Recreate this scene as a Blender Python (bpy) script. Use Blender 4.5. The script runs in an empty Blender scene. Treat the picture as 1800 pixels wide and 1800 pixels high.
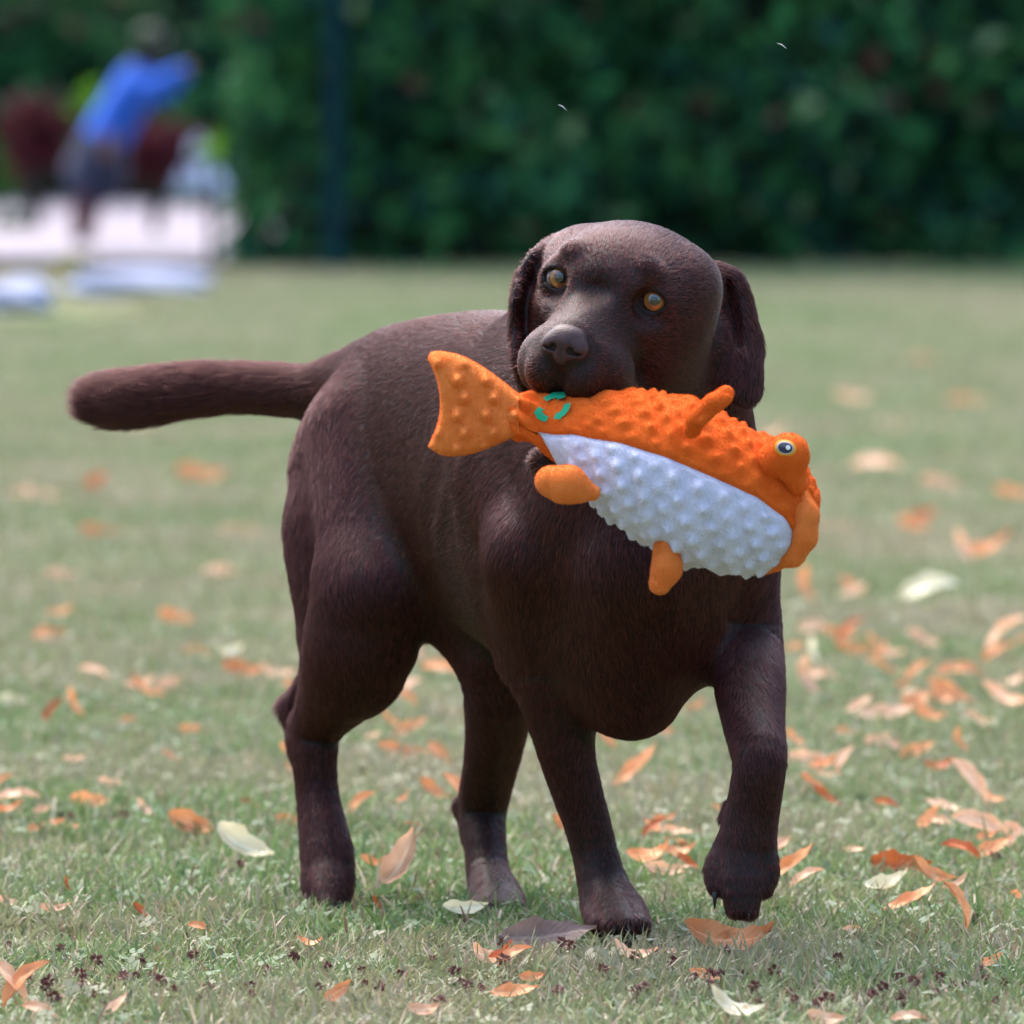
import bpy, bmesh, math, random
import numpy as np
from mathutils import Vector, Matrix

scene = bpy.context.scene
R = math.radians
random.seed(11)
rng = np.random.default_rng(7)

# ------------------------------------------------------------------ camera
CAM_Y, CAM_H, FPX = -10.0, 0.94, 18000.0
PITCH = math.atan(962.0 / FPX)
cam_data = bpy.data.cameras.new('camera')
cam_data.sensor_width = 36.0
cam_data.lens = 360.0
cam_data.clip_start = 0.1
cam_data.clip_end = 500.0
cam_data.dof.use_dof = True
cam_data.dof.focus_distance = 9.62
cam_data.dof.aperture_fstop = 8.8
cam = bpy.data.objects.new('camera', cam_data)
scene.collection.objects.link(cam)
cam.location = (0, CAM_Y, CAM_H)
cam.rotation_euler = (math.pi / 2 - PITCH, 0, 0)
scene.camera = cam

# ------------------------------------------------------------------ light
SUN_EL, SUN_AZ = R(60), R(-32)         # azimuth from +Y (away from the camera) towards -X
world = bpy.data.worlds.new('World')
scene.world = world
world.use_nodes = True
wn = world.node_tree
sky = wn.nodes.new('ShaderNodeTexSky')
sky.sky_type = 'NISHITA'
sky.sun_disc = False
sky.sun_elevation = SUN_EL
sky.sun_rotation = SUN_AZ
sky.air_density = 1.0
sky.dust_density = 3.0
wn.links.new(sky.outputs[0], wn.nodes['Background'].inputs[0])
wn.nodes['Background'].inputs[1].default_value = 0.15
sun_data = bpy.data.lights.new('sun', 'SUN')
sun_data.energy = 1.0
sun_data.angle = R(60)
sun_data.color = (1.0, 0.93, 0.84)
sun = bpy.data.objects.new('sun', sun_data)
scene.collection.objects.link(sun)
sdir = Vector((math.sin(SUN_AZ) * math.cos(SUN_EL), math.cos(SUN_AZ) * math.cos(SUN_EL), math.sin(SUN_EL)))
sun.rotation_euler = sdir.to_track_quat('Z', 'Y').to_euler()
scene.view_settings.view_transform = 'Standard'
scene.view_settings.look = 'None'
scene.view_settings.gamma = 1.0
scene.view_settings.use_curve_mapping = False
scene.view_settings.exposure = 2.2
scene.render.engine = 'CYCLES'
scene.cycles.use_denoising = True
scene.cycles.max_bounces = 6
scene.cycles.transparent_max_bounces = 8

# ------------------------------------------------------------------ helpers
_f = np.array([0, math.cos(PITCH), -math.sin(PITCH)])
_u = np.array([0, math.sin(PITCH), math.cos(PITCH)])
_r = np.array([1.0, 0, 0])
_c = np.array([0, CAM_Y, CAM_H])
def P(px, py, d):
    """the point d metres in front of the lens (along +Y) that the photograph shows at px, py (1800 px frame)"""
    v = _r * (px - 900) / FPX - _u * (py - 900) / FPX + _f
    return _c + v * (d / v[1])
def G(px, py, z=0.0):
    """the point on the ground that the photograph shows at px, py"""
    v = _r * (px - 900) / FPX - _u * (py - 900) / FPX + _f
    return _c + v * ((z - CAM_H) / v[2])

def tag(o, label=None, cat=None, group=None, kind=None):
    if label: o['label'] = label
    if cat: o['category'] = cat
    if group: o['group'] = group
    if kind: o['kind'] = kind
    return o
def link(o, parent=None):
    scene.collection.objects.link(o)
    if parent is not None:
        o.parent = parent
        o.matrix_parent_inverse = parent.matrix_basis.inverted()
    return o
def empty(name, loc=(0, 0, 0), rz=0.0):
    o = bpy.data.objects.new(name, None)
    o.empty_display_size = 0.05
    o.location = loc
    o.rotation_euler = (0, 0, rz)
    return link(o)
def mesh_np(name, V, F, smooth=True):
    """a mesh from an (n,3) array and an (m,k) array or a list of faces"""
    me = bpy.data.meshes.new(name)
    if isinstance(F, np.ndarray):
        k = F.shape[1]
        me.vertices.add(len(V)); me.vertices.foreach_set('co', np.ascontiguousarray(V, np.float32).ravel())
        me.loops.add(F.size); me.loops.foreach_set('vertex_index', np.ascontiguousarray(F, np.int32).ravel())
        me.polygons.add(len(F)); me.polygons.foreach_set('loop_start', np.arange(0, F.size, k, dtype=np.int32))
        me.update(calc_edges=True); me.validate()
    else:
        me.from_pydata([tuple(v) for v in V], [], [tuple(f) for f in F]); me.update()
    if smooth:
        me.polygons.foreach_set('use_smooth', np.ones(len(me.polygons), bool))
    return me
def obj(name, me, mat=None, parent=None, loc=None):
    o = bpy.data.objects.new(name, me)
    if mat is not None and not me.materials: me.materials.append(mat)
    if loc is not None: o.location = loc
    return link(o, parent)
def point_color(me, cols, name='col'):
    a = me.attributes.new(name, 'FLOAT_COLOR', 'POINT')
    c = np.ones((len(me.vertices), 4), np.float32); c[:, :3] = cols
    a.data.foreach_set('color', c.ravel())

def unit(v): v = np.asarray(v, float); return v / np.linalg.norm(v)
class NT:
    """small node-tree builder"""
    def __init__(self, name):
        self.m = bpy.data.materials.new(name); self.m.use_nodes = True
        self.t = self.m.node_tree; self.n = self.t.nodes
        self.b = self.n['Principled BSDF']; self.out = self.n['Material Output']
    def new(self, ty, **kw):
        nd = self.n.new(ty)
        for k, v in kw.items():
            if k in nd.inputs: nd.inputs[k].default_value = v
            else: setattr(nd, k, v)
        return nd
    def ln(self, a, b): self.t.links.new(a, b)
    def set(self, **kw):
        for k, v in kw.items(): self.b.inputs[k.replace('_', ' ')].default_value = v
    def coord(self, kind='Object'):
        return self.new('ShaderNodeTexCoord').outputs[kind]
    def noise(self, vec, scale, detail=4.0, rough=0.55):
        nd = self.new('ShaderNodeTexNoise', Scale=scale, Detail=detail, Roughness=rough)
        if vec is not None: self.ln(vec, nd.inputs['Vector'])
        return nd.outputs['Fac']
    def ramp(self, fac, stops):
        nd = self.new('ShaderNodeValToRGB'); cr = nd.color_ramp
        while len(cr.elements) < len(stops): cr.elements.new(0.5)
        for e, (p, c) in zip(cr.elements, stops):
            e.position = p; e.color = (*c, 1) if len(c) == 3 else c
        self.ln(fac, nd.inputs[0]); return nd.outputs[0]
    def mix(self, fac, a, b, mode='MIX'):
        nd = self.new('ShaderNodeMix', data_type='RGBA', blend_type=mode)
        for s, v in ((nd.inputs[0], fac), (nd.inputs[6], a), (nd.inputs[7], b)):
            if hasattr(v, 'default_value'): self.ln(v, s)
            elif isinstance(v, tuple): s.default_value = (*v, 1) if len(v) == 3 else v
            else: s.default_value = v
        return nd.outputs[2]
    def math(self, op, a, b=None):
        nd = self.new('ShaderNodeMath', operation=op)
        for s, v in ((nd.inputs[0], a), (nd.inputs[1], b)):
            if v is None: continue
            if hasattr(v, 'default_value'): self.ln(v, s)
            else: s.default_value = v
        return nd.outputs[0]
    def bump(self, h, strength=0.3, dist=0.002):
        nd = self.new('ShaderNodeBump', Strength=strength, Distance=dist)
        self.ln(h, nd.inputs['Height']); self.ln(nd.outputs[0], self.b.inputs['Normal'])
    def color(self, sock): self.ln(sock, self.b.inputs['Base Color'])
    def attr(self, name):
        return self.new('ShaderNodeAttribute', attribute_name=name)

# ------------------------------------------------------------------ implicit modelling
class Solid:
    """smooth union / cut of tapered limbs and ellipsoids, meshed by surface nets"""
    def __init__(self): self.p = []
    def limb(self, a, b, ra, rb, k=0.02, flow=None):
        a, b = np.asarray(a, float), np.asarray(b, float); m = max(ra, rb)
        fl = (b - a) / (np.linalg.norm(b - a) + 1e-9) if flow is None else np.asarray(flow, float)
        def f(q):
            ba = b - a
            t = np.clip((q - a) @ ba / (ba @ ba + 1e-12), 0, 1)
            return np.linalg.norm(q - a - t[:, None] * ba, axis=1) - (ra + (rb - ra) * t)
        self.p.append((f, np.minimum(a, b) - m, np.maximum(a, b) + m, k, 'u', fl)); return self
    def chain(self, pts, rads, k=0.02):
        pts = np.asarray(pts, float); rads = np.asarray(rads, float); m = rads.max()
        def f(q):
            v = np.full(len(q), 9.0)
            for a, b, ra, rb in zip(pts[:-1], pts[1:], rads[:-1], rads[1:]):
                ba = b - a; t = np.clip((q - a) @ ba / (ba @ ba + 1e-12), 0, 1)
                v = np.minimum(v, np.linalg.norm(q - a - t[:, None] * ba, axis=1) - (ra + (rb - ra) * t))
            return v
        self.p.append((f, pts.min(0) - m, pts.max(0) + m, k, 'u', unit(pts[-1] - pts[0]))); return self
    def ell(self, c, axes, r, k=0.02, flow=(0, 0, -1), op='u'):
        c = np.asarray(c, float); A = np.asarray(axes, float); r = np.asarray(r, float)
        ext = np.sqrt(((A * r[:, None]) ** 2).sum(0))
        def f(q):
            l = (q - c) @ A.T
            k0 = np.sqrt(((l / r) ** 2).sum(1)); k1 = np.sqrt(((l / r ** 2) ** 2).sum(1)) + 1e-9
            return k0 * (k0 - 1) / k1
        self.p.append((f, c - ext, c + ext, k, op, np.asarray(flow, float))); return self
    def fn(self, f, lo, hi, k=0.02, op='u', flow=(0, 0, -1)):
        self.p.append((f, np.asarray(lo, float), np.asarray(hi, float), k, op, np.asarray(flow, float))); return self
    def __call__(self, Q, want_flow=False, margin=0.03):
        v = np.full(len(Q), 0.5); fl = np.zeros((len(Q), 3)); w = np.zeros(len(Q))
        for f, lo, hi, k, op, flow in self.p:
            m = k + margin
            i = np.nonzero(((Q > lo - m) & (Q < hi + m)).all(1))[0]
            if not len(i): continue
            d = f(Q[i]); a = v[i]
            if op == 'u':
                h = np.clip(0.5 + 0.5 * (d - a) / k, 0, 1)
                v[i] = d * (1 - h) + a * h - k * h * (1 - h)
                if want_flow:
                    ww = np.exp(-np.clip(d + 0.02, -0.02, None) / 0.012); w[i] += ww; fl[i] += ww[:, None] * flow
            else:
                d = -d; h = np.clip(0.5 - 0.5 * (d - a) / k, 0, 1)
                v[i] = d * (1 - h) + a * h + k * h * (1 - h)
        if want_flow: return v, fl / (w[:, None] + 1e-9)
        return v
    def mesh(self, name, lo, hi, h, subdiv=1, newton=3):
        lo, hi = np.asarray(lo, float), np.asarray(hi, float)
        n = np.ceil((hi - lo) / h).astype(int) + 1
        g = np.stack(np.meshgrid(*[lo[i] + h * np.arange(n[i]) for i in range(3)], indexing='ij'), -1).reshape(-1, 3)
        F = self(g, margin=2.2 * h).reshape(n); S = F < 0
        cnt = np.zeros(n - 1, int); acc = np.zeros((*(n - 1), 3)); num = np.zeros(n - 1)
        offs = [(i, j, k) for i in (0, 1) for j in (0, 1) for k in (0, 1)]
        def sub(A, o): return A[o[0]:o[0] + n[0] - 1, o[1]:o[1] + n[1] - 1, o[2]:o[2] + n[2] - 1]
        for o in offs: cnt += sub(S, o)
        act = (cnt > 0) & (cnt < 8)
        for o in offs:
            for ax in range(3):
                if o[ax]: continue
                o2 = list(o); o2[ax] = 1
                a, b = sub(F, o), sub(F, o2); x = ((a < 0) != (b < 0))
                t = np.where(x, a / np.where(x, a - b, 1), 0)
                for c in range(3):
                    acc[..., c] += np.where(x, o[c] + (t if c == ax else 0), 0)
                num += x
        idx = -np.ones(n - 1, int); ii = np.argwhere(act); idx[act] = np.arange(len(ii))
        V = lo + h * (ii + acc[act] / num[act][:, None])
        quads = []
        for ax in range(3):
            u, w = [(1, 2), (2, 0), (0, 1)][ax]
            sl0 = [slice(1, -1)] * 3; sl0[ax] = slice(0, -1); sl1 = [slice(1, -1)] * 3; sl1[ax] = slice(1, None)
            a, b = S[tuple(sl0)], S[tuple(sl1)]
            for flip in (False, True):
                e = np.argwhere((a & ~b) if not flip else (~a & b))
                if not len(e): continue
                e = e + 1; e[:, ax] -= 1
                eu = np.zeros(3, int); eu[u] = 1; ew = np.zeros(3, int); ew[w] = 1
                q = [idx[tuple((e - d).T)] for d in (eu + ew, ew, 0 * eu, eu)]
                q = np.stack(q, 1); quads.append(q[:, ::-1] if flip else q)
        me = mesh_np(name, V, np.concatenate(quads))
        if subdiv:
            o = bpy.data.objects.new('tmp', me); scene.collection.objects.link(o)
            md = o.modifiers.new('s', 'SUBSURF'); md.levels = subdiv; md.render_levels = subdiv
            ev = o.evaluated_get(bpy.context.evaluated_depsgraph_get())
            me2 = bpy.data.meshes.new_from_object(ev)
            bpy.data.objects.remove(o); bpy.data.meshes.remove(me); me = me2; me.name = name
        nv = len(me.vertices); co = np.empty(nv * 3, np.float32)
        for _ in range(newton):
            nr = np.empty(nv * 3, np.float32); me.vertices.foreach_get('co', co)
            me.vertex_normals.foreach_get('vector', nr)
            q = co.reshape(-1, 3).astype(float); d = np.clip(self(q), -h, h)
            q -= 0.8 * d[:, None] * nr.reshape(-1, 3)
            me.vertices.foreach_set('co', q.astype(np.float32).ravel()); me.update()
        me.polygons.foreach_set('use_smooth', np.ones(len(me.polygons), bool))
        return me
BODY_H, BODY_SUB, N_HAIR = 0.007, 2, 420000
# ------------------------------------------------------------------ ground
def grid_sheet(name, x0, x1, y0, y1, nx, ny, z, mat, wob=0.0):
    X, Y = np.meshgrid(np.linspace(x0, x1, nx), np.linspace(y0, y1, ny), indexing='ij')
    Zv = z + wob * (np.sin(X * 3.1 + Y * 1.7) + np.sin(X * 1.3 - Y * 4.1))
    V = np.stack([X, Y, Zv], -1).reshape(-1, 3); i = np.arange(nx - 1)[:, None] * ny + np.arange(ny - 1)[None]
    return obj(name, mesh_np(name, V, np.stack([i, i + ny, i + ny + 1, i + 1], -1).reshape(-1, 4)), mat)
t = NT('lawn_soil'); c = t.coord()
big = t.noise(c, 0.9, 5); fine = t.noise(c, 60, 6, 0.7)
soil = t.ramp(fine, [(0.3, (0.080, 0.070, 0.040)), (0.55, (0.16, 0.145, 0.085)), (0.75, (0.28, 0.235, 0.155))])
t.color(t.mix(t.ramp(big, [(0.42, (0, 0, 0)), (0.62, (1, 1, 1))]), t.mix(0.55, soil, (0.11, 0.16, 0.06)), soil))
t.set(Roughness=0.95, Specular_IOR_Level=0.1); t.bump(fine, 0.8, 0.01)
M_SOIL = t.m
ground = grid_sheet('ground', -200, 200, -60, 340, 60, 60, 0.0, M_SOIL)
tag(ground, 'short lawn soil and dry thatch under the grass', kind='structure')

# ------------------------------------------------------------------ grass
def grass_material():
    t = NT('grass_blade')
    g = t.new('ShaderNodeNewGeometry'); a = t.attr('col')
    sh = t.new('ShaderNodeVectorMath', operation='ADD'); sh.inputs[1].default_value = (3.7, 1.9, 0); t.ln(g.outputs['Position'], sh.inputs[0])
    dry = t.ramp(t.noise(sh.outputs[0], 1.5, 4, 0.6), [(0.46, (0, 0, 0)), (0.60, (1, 1, 1))])
    dry2 = t.ramp(t.noise(sh.outputs[0], 0.42, 2), [(0.38, (0.05, 0.05, 0.05)), (0.66, (0.8, 0.8, 0.8))])
    k = t.math('MULTIPLY', t.math('ADD', dry, dry2), 0.43)
    col = t.mix(k, a.outputs['Color'], (0.37, 0.30, 0.215))
    t.color(col); t.set(Roughness=0.55, Specular_IOR_Level=0.35)
    tr = t.new('ShaderNodeBsdfTranslucent'); t.ln(col, tr.inputs[0])
    mx = t.new('ShaderNodeMixShader'); mx.inputs[0].default_value = 0.3
    t.ln(t.b.outputs[0], mx.inputs[1]); t.ln(tr.outputs[0], mx.inputs[2]); t.ln(mx.outputs[0], t.out.inputs['Surface'])
    return t.m
M_GRASS = grass_material()
PATCH = 0.20
def grass_patch(seed, n=820):
    r = np.random.default_rng(seed)
    x, y = r.uniform(-PATCH * 0.62, PATCH * 0.62, n), r.uniform(-PATCH * 0.62, PATCH * 0.62, n)
    ln = r.uniform(0.010, 0.027, n) * r.choice([1, 1, 1, 1.35], n); az = r.uniform(0, 2 * math.pi, n); lean = r.uniform(0.15, 1.25, n); bend = r.uniform(0.1, 1.0, n)
    wd = r.uniform(0.0007, 0.0016, n); face = r.uniform(0, math.pi, n)
    V = np.empty((n, 7, 3)); d = np.stack([np.cos(az), np.sin(az)], 1); s = np.stack([np.cos(face), np.sin(face)], 1)
    for k, u in enumerate((0, 0.4, 0.75, 1.0)):
        an = lean * 0.6 + bend * u
        h = ln * u * np.cos(an * 0.75); o = ln * u * np.sin(an * 0.75)
        w = wd * (1.0, 1.05, 0.7, 0)[k]
        ctr = np.stack([x + d[:, 0] * o, y + d[:, 1] * o], 1)
        if k < 3:
            for m, sg in ((2 * k, -1), (2 * k + 1, 1)):
                V[:, m, :2] = ctr + sg * s * w[:, None]; V[:, m, 2] = h
        else: V[:, 6, :2] = ctr; V[:, 6, 2] = h
    b = np.arange(n)[:, None] * 7
    F = [tuple(f) for f in np.concatenate([b + [0, 1, 3, 2], b + [2, 3, 5, 4]])] + [tuple(f) for f in (b + [4, 5, 6])]
    pal = np.array([(0.110, 0.200, 0.048), (0.150, 0.245, 0.072), (0.215, 0.300, 0.120), (0.085, 0.190, 0.080), (0.29, 0.27, 0.17), (0.46, 0.38, 0.29), (0.22, 0.125, 0.095)])
    ci = r.choice(7, n, p=[0.24, 0.24, 0.16, 0.12, 0.10, 0.09, 0.05])
    col = np.repeat((pal[ci] * r.uniform(0.75, 1.25, (n, 1)))[:, None], 7, 1).reshape(-1, 3)
    V = [tuple(v) for v in V.reshape(-1, 3)]; cols = [tuple(c) for c in col]
    # clover: three small rounded leaflets on a stalk; pale dry flecks
    for i in range(26):
        cx, cy = r.uniform(-PATCH * 0.6, PATCH * 0.6, 2); h = r.uniform(0.006, 0.016); a0 = r.uniform(0, 6.3); cc = np.array((0.075, 0.145, 0.060)) * r.uniform(0.8, 1.5); sz = r.uniform(0.0026, 0.0048)
        tl = r.normal(0, 0.35, 2)
        for q in range(3):
            a = a0 + q * 2.09; mx_, my_ = cx + sz * math.cos(a), cy + sz * math.sin(a); b0 = len(V)
            for e in range(6):
                ex, ey = sz * 0.9 * math.cos(e * 1.047), sz * 0.9 * math.sin(e * 1.047)
                V.append((mx_ + ex, my_ + ey, h + (mx_ + ex - cx) * tl[0] + (my_ + ey - cy) * tl[1])); cols.append(tuple(cc))
            F.append(tuple(range(b0, b0 + 6)))
    for i in range(34):
        cx, cy = r.uniform(-PATCH * 0.6, PATCH * 0.6, 2); h = r.uniform(0.006, 0.02); sz = r.uniform(0.0006, 0.0016); ln_ = r.uniform(1, 4); a = r.uniform(0, 6.3); b0 = len(V)
        cc = [(0.55, 0.50, 0.42), (0.40, 0.30, 0.22), (0.20, 0.09, 0.07)][r.integers(0, 3)]
        for ex, ey, ez in ((-1, 0, 0), (0, -0.6, 0.3), (1, 0, 0.7), (0, 0.6, 0.5)):
            V.append((cx + sz * (ex * ln_ * math.cos(a) - ey * math.sin(a)), cy + sz * (ex * ln_ * math.sin(a) + ey * math.cos(a)), h + sz * ez * 1.6)); cols.append(cc)
        F.append((b0, b0 + 1, b0 + 2, b0 + 3))
    me = mesh_np('grass_tuft', V, F, smooth=False); point_color(me, np.array(cols)); me.materials.append(M_GRASS)
    return bpy.data.objects.new('grass_tuft', me)
tufts = bpy.data.collections.new('grass_tufts')
for i in range(8): tufts.objects.link(grass_patch(100 + i))
pts = []
yy = -2.9
while yy < 21.3:
    hw = 1.5 + 0.062 * (yy + 10)
    xs = np.arange(-hw, hw, PATCH)
    for x in xs:
        gx, gy = x + random.uniform(-0.05, 0.05), yy + random.uniform(-0.05, 0.05)
        if gx < -0.95 and gy > 17.0 + 0.6 * math.sin(gx * 2.0): continue
        pts.append((gx, gy, 0.0))
    yy += PATCH
gm = bpy.data.meshes.new('grass_points'); gm.from_pydata(pts, [], []); gm.update()
grass = obj('grass', gm)
tag(grass, 'short autumn lawn grass with clover and dry blades', 'grass', kind='stuff')
ng = bpy.data.node_groups.new('grass_scatter', 'GeometryNodeTree')
ng.interface.new_socket('Geometry', in_out='INPUT', socket_type='NodeSocketGeometry'); ng.interface.new_socket('Geometry', in_out='OUTPUT', socket_type='NodeSocketGeometry')
gi, go = ng.nodes.new('NodeGroupInput'), ng.nodes.new('NodeGroupOutput')
iop = ng.nodes.new('GeometryNodeInstanceOnPoints'); ci_ = ng.nodes.new('GeometryNodeCollectionInfo'); ci_.inputs[0].default_value = tufts; ci_.inputs['Separate Children'].default_value = True
iop.inputs['Pick Instance'].default_value = True
rr = ng.nodes.new('FunctionNodeRandomValue'); rr.data_type = 'FLOAT_VECTOR'; rr.inputs[0].default_value = (0, 0, 0); rr.inputs[1].default_value = (0, 0, 6.283)
rs = ng.nodes.new('FunctionNodeRandomValue'); rs.data_type = 'FLOAT_VECTOR'; rs.inputs[0].default_value = (0.95, 0.95, 0.75); rs.inputs[1].default_value = (1.15, 1.15, 1.40); rs.inputs['Seed'].default_value = 4
ri = ng.nodes.new('FunctionNodeRandomValue'); ri.data_type = 'INT'; ri.inputs[4].default_value = 0; ri.inputs[5].default_value = 7; ri.inputs['Seed'].default_value = 9
ng.links.new(gi.outputs[0], iop.inputs['Points']); ng.links.new(ci_.outputs[0], iop.inputs['Instance']); ng.links.new(rr.outputs[0], iop.inputs['Rotation'])
ng.links.new(rs.outputs[0], iop.inputs['Scale']); ng.links.new(ri.outputs[2], iop.inputs['Instance Index']); ng.links.new(iop.outputs[0], go.inputs[0])
grass.modifiers.new('scatter', 'NODES').node_group = ng

# ------------------------------------------------------------------ hedges and shrubs
def leaf_material(name='hedge_leaf', rough=0.6):
    t = NT(name); a = t.attr('col'); t.color(a.outputs['Color']); t.set(Roughness=rough, Specular_IOR_Level=0.08)
    tr = t.new('ShaderNodeBsdfTranslucent'); t.ln(a.outputs['Color'], tr.inputs[0])
    mx = t.new('ShaderNodeMixShader'); mx.inputs[0].default_value = 0.22
    t.ln(t.b.outputs[0], mx.inputs[1]); t.ln(tr.outputs[0], mx.inputs[2]); t.ln(mx.outputs[0], t.out.inputs['Surface'])
    return t.m
M_LEAF = leaf_material()
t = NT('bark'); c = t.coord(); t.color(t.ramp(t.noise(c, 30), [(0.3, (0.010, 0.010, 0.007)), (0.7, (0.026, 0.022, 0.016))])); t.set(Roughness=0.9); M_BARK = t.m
def leaf_cloud(name, pos, nrm, length, pal, prob, r, parent, width=0.42):
    """many pointed leaves, each folded along its midrib; pos (n,3), nrm (n,3) the way they roughly face"""
    n = len(pos); pal = np.array(pal)
    nn = nrm + r.normal(0, 0.55, (n, 3)); nn /= np.linalg.norm(nn, axis=1)[:, None]
    d = r.normal(0, 1, (n, 3)) + np.array([0, 0, -0.3]); d -= (d * nn).sum(1)[:, None] * nn; d /= np.linalg.norm(d, axis=1)[:, None]
    s = np.cross(d, nn); ln = length * r.uniform(0.6, 1.25, n)
    V = np.empty((n, 8, 3))
    prof = [(0, 0, 0), (0.3, 0.42, 0.10), (0.3, 0, 0), (0.3, -0.42, 0.10), (0.68, 0.36, 0.08), (0.68, 0, -0.03), (0.68, -0.36, 0.08), (1, 0, -0.10)]
    for k, (u, w, h) in enumerate(prof):
        V[:, k] = pos + d * (ln * u)[:, None] + s * (ln * w * width / 0.84 * 1.2)[:, None] + nn * (ln * h)[:, None]
    b = np.arange(n)[:, None] * 8
    F = np.concatenate([b + [0, 2, 1, 1], b + [0, 3, 2, 2], b + [1, 2, 5, 4], b + [2, 3, 6, 5], b + [4, 5, 7, 7], b + [5, 6, 7, 7]])
    F = [tuple(f[:3]) if f[2] == f[3] else tuple(f) for f in F.tolist()]
    me = mesh_np(name, V.reshape(-1, 3).tolist(), F, smooth=False)
    col = pal[r.choice(len(pal), n, p=prob)] * r.uniform(0.6, 1.4, (n, 1)); point_color(me, np.repeat(col, 8, 0))
    o = obj(name, me, M_LEAF, parent); o['kind'] = 'stuff'; return o
def branch_tube(V, F, pts, rads, seg=6):
    b0 = len(V); pts = np.asarray(pts, float)
    for i, p in enumerate(pts):
        d = unit(pts[min(i + 1, len(pts) - 1)] - pts[max(i - 1, 0)]); x = unit(np.cross(d, (0.3, 0.9, 0.2))); y = np.cross(d, x)
        for j in range(seg):
            a = 2 * math.pi * j / seg; V.append(tuple(p + rads[i] * (math.cos(a) * x + math.sin(a) * y)))
    for i in range(len(pts) - 1):
        for j in range(seg): F.append((b0 + i * seg + j, b0 + i * seg + (j + 1) % seg, b0 + (i + 1) * seg + (j + 1) % seg, b0 + (i + 1) * seg + j))
HEDGE_PAL = [(0.020, 0.092, 0.036), (0.030, 0.130, 0.038), (0.060, 0.185, 0.055), (0.014, 0.062, 0.046), (0.15, 0.21, 0.10), (0.20, 0.10, 0.08), (0.20, 0.035, 0.05)]
HEDGE_P = [0.30, 0.28, 0.16, 0.20, 0.04, 0.01, 0.01]
def hedge(name, label, x0, x1, y0, depth, height, n, seed, leaf=0.085, n_stem=14):
    r = np.random.default_rng(seed); root = empty(name, ((x0 + x1) / 2, y0 + depth / 2, 0)); tag(root, label, 'hedge')
    # leaves lie in uneven clumps on the clipped face, the end and the top
    x = r.uniform(x0, x1, n); z = r.uniform(0.02, height, n) ** 1.0; y = y0 + np.abs(r.normal(0, 0.10, n)) * depth
    lump = 0.07 * (np.sin(x * 7 + z * 3 + seed) + np.sin(x * 3.1 - z * 8) + np.sin(z * 13 + x * 11)); y = y + lump + 0.22 * np.exp(-z / 0.12)
    nrm = np.tile((0, -0.85, 0.5), (n, 1)).astype(float)
    m = n // 7                                                          # the left-hand end
    x[:m] = x0 + np.abs(r.normal(0, 0.05, m)); y[:m] = y0 + r.uniform(0, depth, m); nrm[:m] = (-0.85, 0, 0.5)
    m2 = m + n // 7; z[m:m2] = height + r.normal(0, 0.04, m2 - m); y[m:m2] = y0 + r.uniform(0, depth, m2 - m); nrm[m:m2] = (0, 0, 1)
    leaf_cloud('foliage', np.stack([x, y, z], 1), nrm, leaf, HEDGE_PAL, HEDGE_P, r, root)
    # inner leaves, deep in the shade
    q = n; x = r.uniform(x0 + 0.05, x1, q); y = y0 + depth * r.uniform(0.2, 0.9, q); z = r.uniform(0.15, height - 0.03, q)
    leaf_cloud('inner_foliage', np.stack([x, y, z], 1), np.tile((0, -0.8, 0.4), (q, 1)).astype(float), leaf * 1.15, HEDGE_PAL[:4], [0.3, 0.3, 0.1, 0.3], r, root)
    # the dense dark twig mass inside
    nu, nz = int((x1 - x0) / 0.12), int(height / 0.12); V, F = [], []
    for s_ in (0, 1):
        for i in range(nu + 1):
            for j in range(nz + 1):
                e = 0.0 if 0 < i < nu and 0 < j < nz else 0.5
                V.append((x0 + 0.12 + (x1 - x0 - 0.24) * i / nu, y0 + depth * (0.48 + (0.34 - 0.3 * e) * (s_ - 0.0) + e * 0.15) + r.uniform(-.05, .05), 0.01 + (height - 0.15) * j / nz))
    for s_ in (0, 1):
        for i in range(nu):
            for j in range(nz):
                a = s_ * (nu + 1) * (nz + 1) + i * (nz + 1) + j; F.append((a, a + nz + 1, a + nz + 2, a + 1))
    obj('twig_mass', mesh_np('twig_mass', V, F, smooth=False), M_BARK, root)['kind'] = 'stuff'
    for k in range(n_stem):
        V, F = [], []; bx = x0 + (k + 0.5) * (x1 - x0) / n_stem + r.uniform(-0.1, 0.1); by = y0 + depth * 0.5
        p = [(bx, by, 0), (bx + r.uniform(-.08, .08), by, height * 0.35), (bx + r.uniform(-.15, .15), by + r.uniform(-.1, .1), height * 0.9)]
        branch_tube(V, F, p, [0.022, 0.017, 0.006])
        for s_ in range(5):
            h = r.uniform(0.15, 0.8) * height; e = (bx + r.uniform(-0.3, 0.3), y0 + r.uniform(0.05, depth), h + 0.25); branch_tube(V, F, [(bx, by, h), e], [0.010, 0.004])
        obj('stem', mesh_np('stem', V, F), M_BARK, root)
    return root
hedge('laurel_hedge', 'tall dark green clipped laurel hedge along the edge of the lawn', -0.84, 5.2, 21.25, 1.1, 2.6, 15000, 3)
hedge('yew_hedge', 'dark hedge beyond the paved path, behind the child in blue', -7.0, 0.2, 29.7, 1.2, 3.0, 15000, 5, 0.10)
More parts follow.
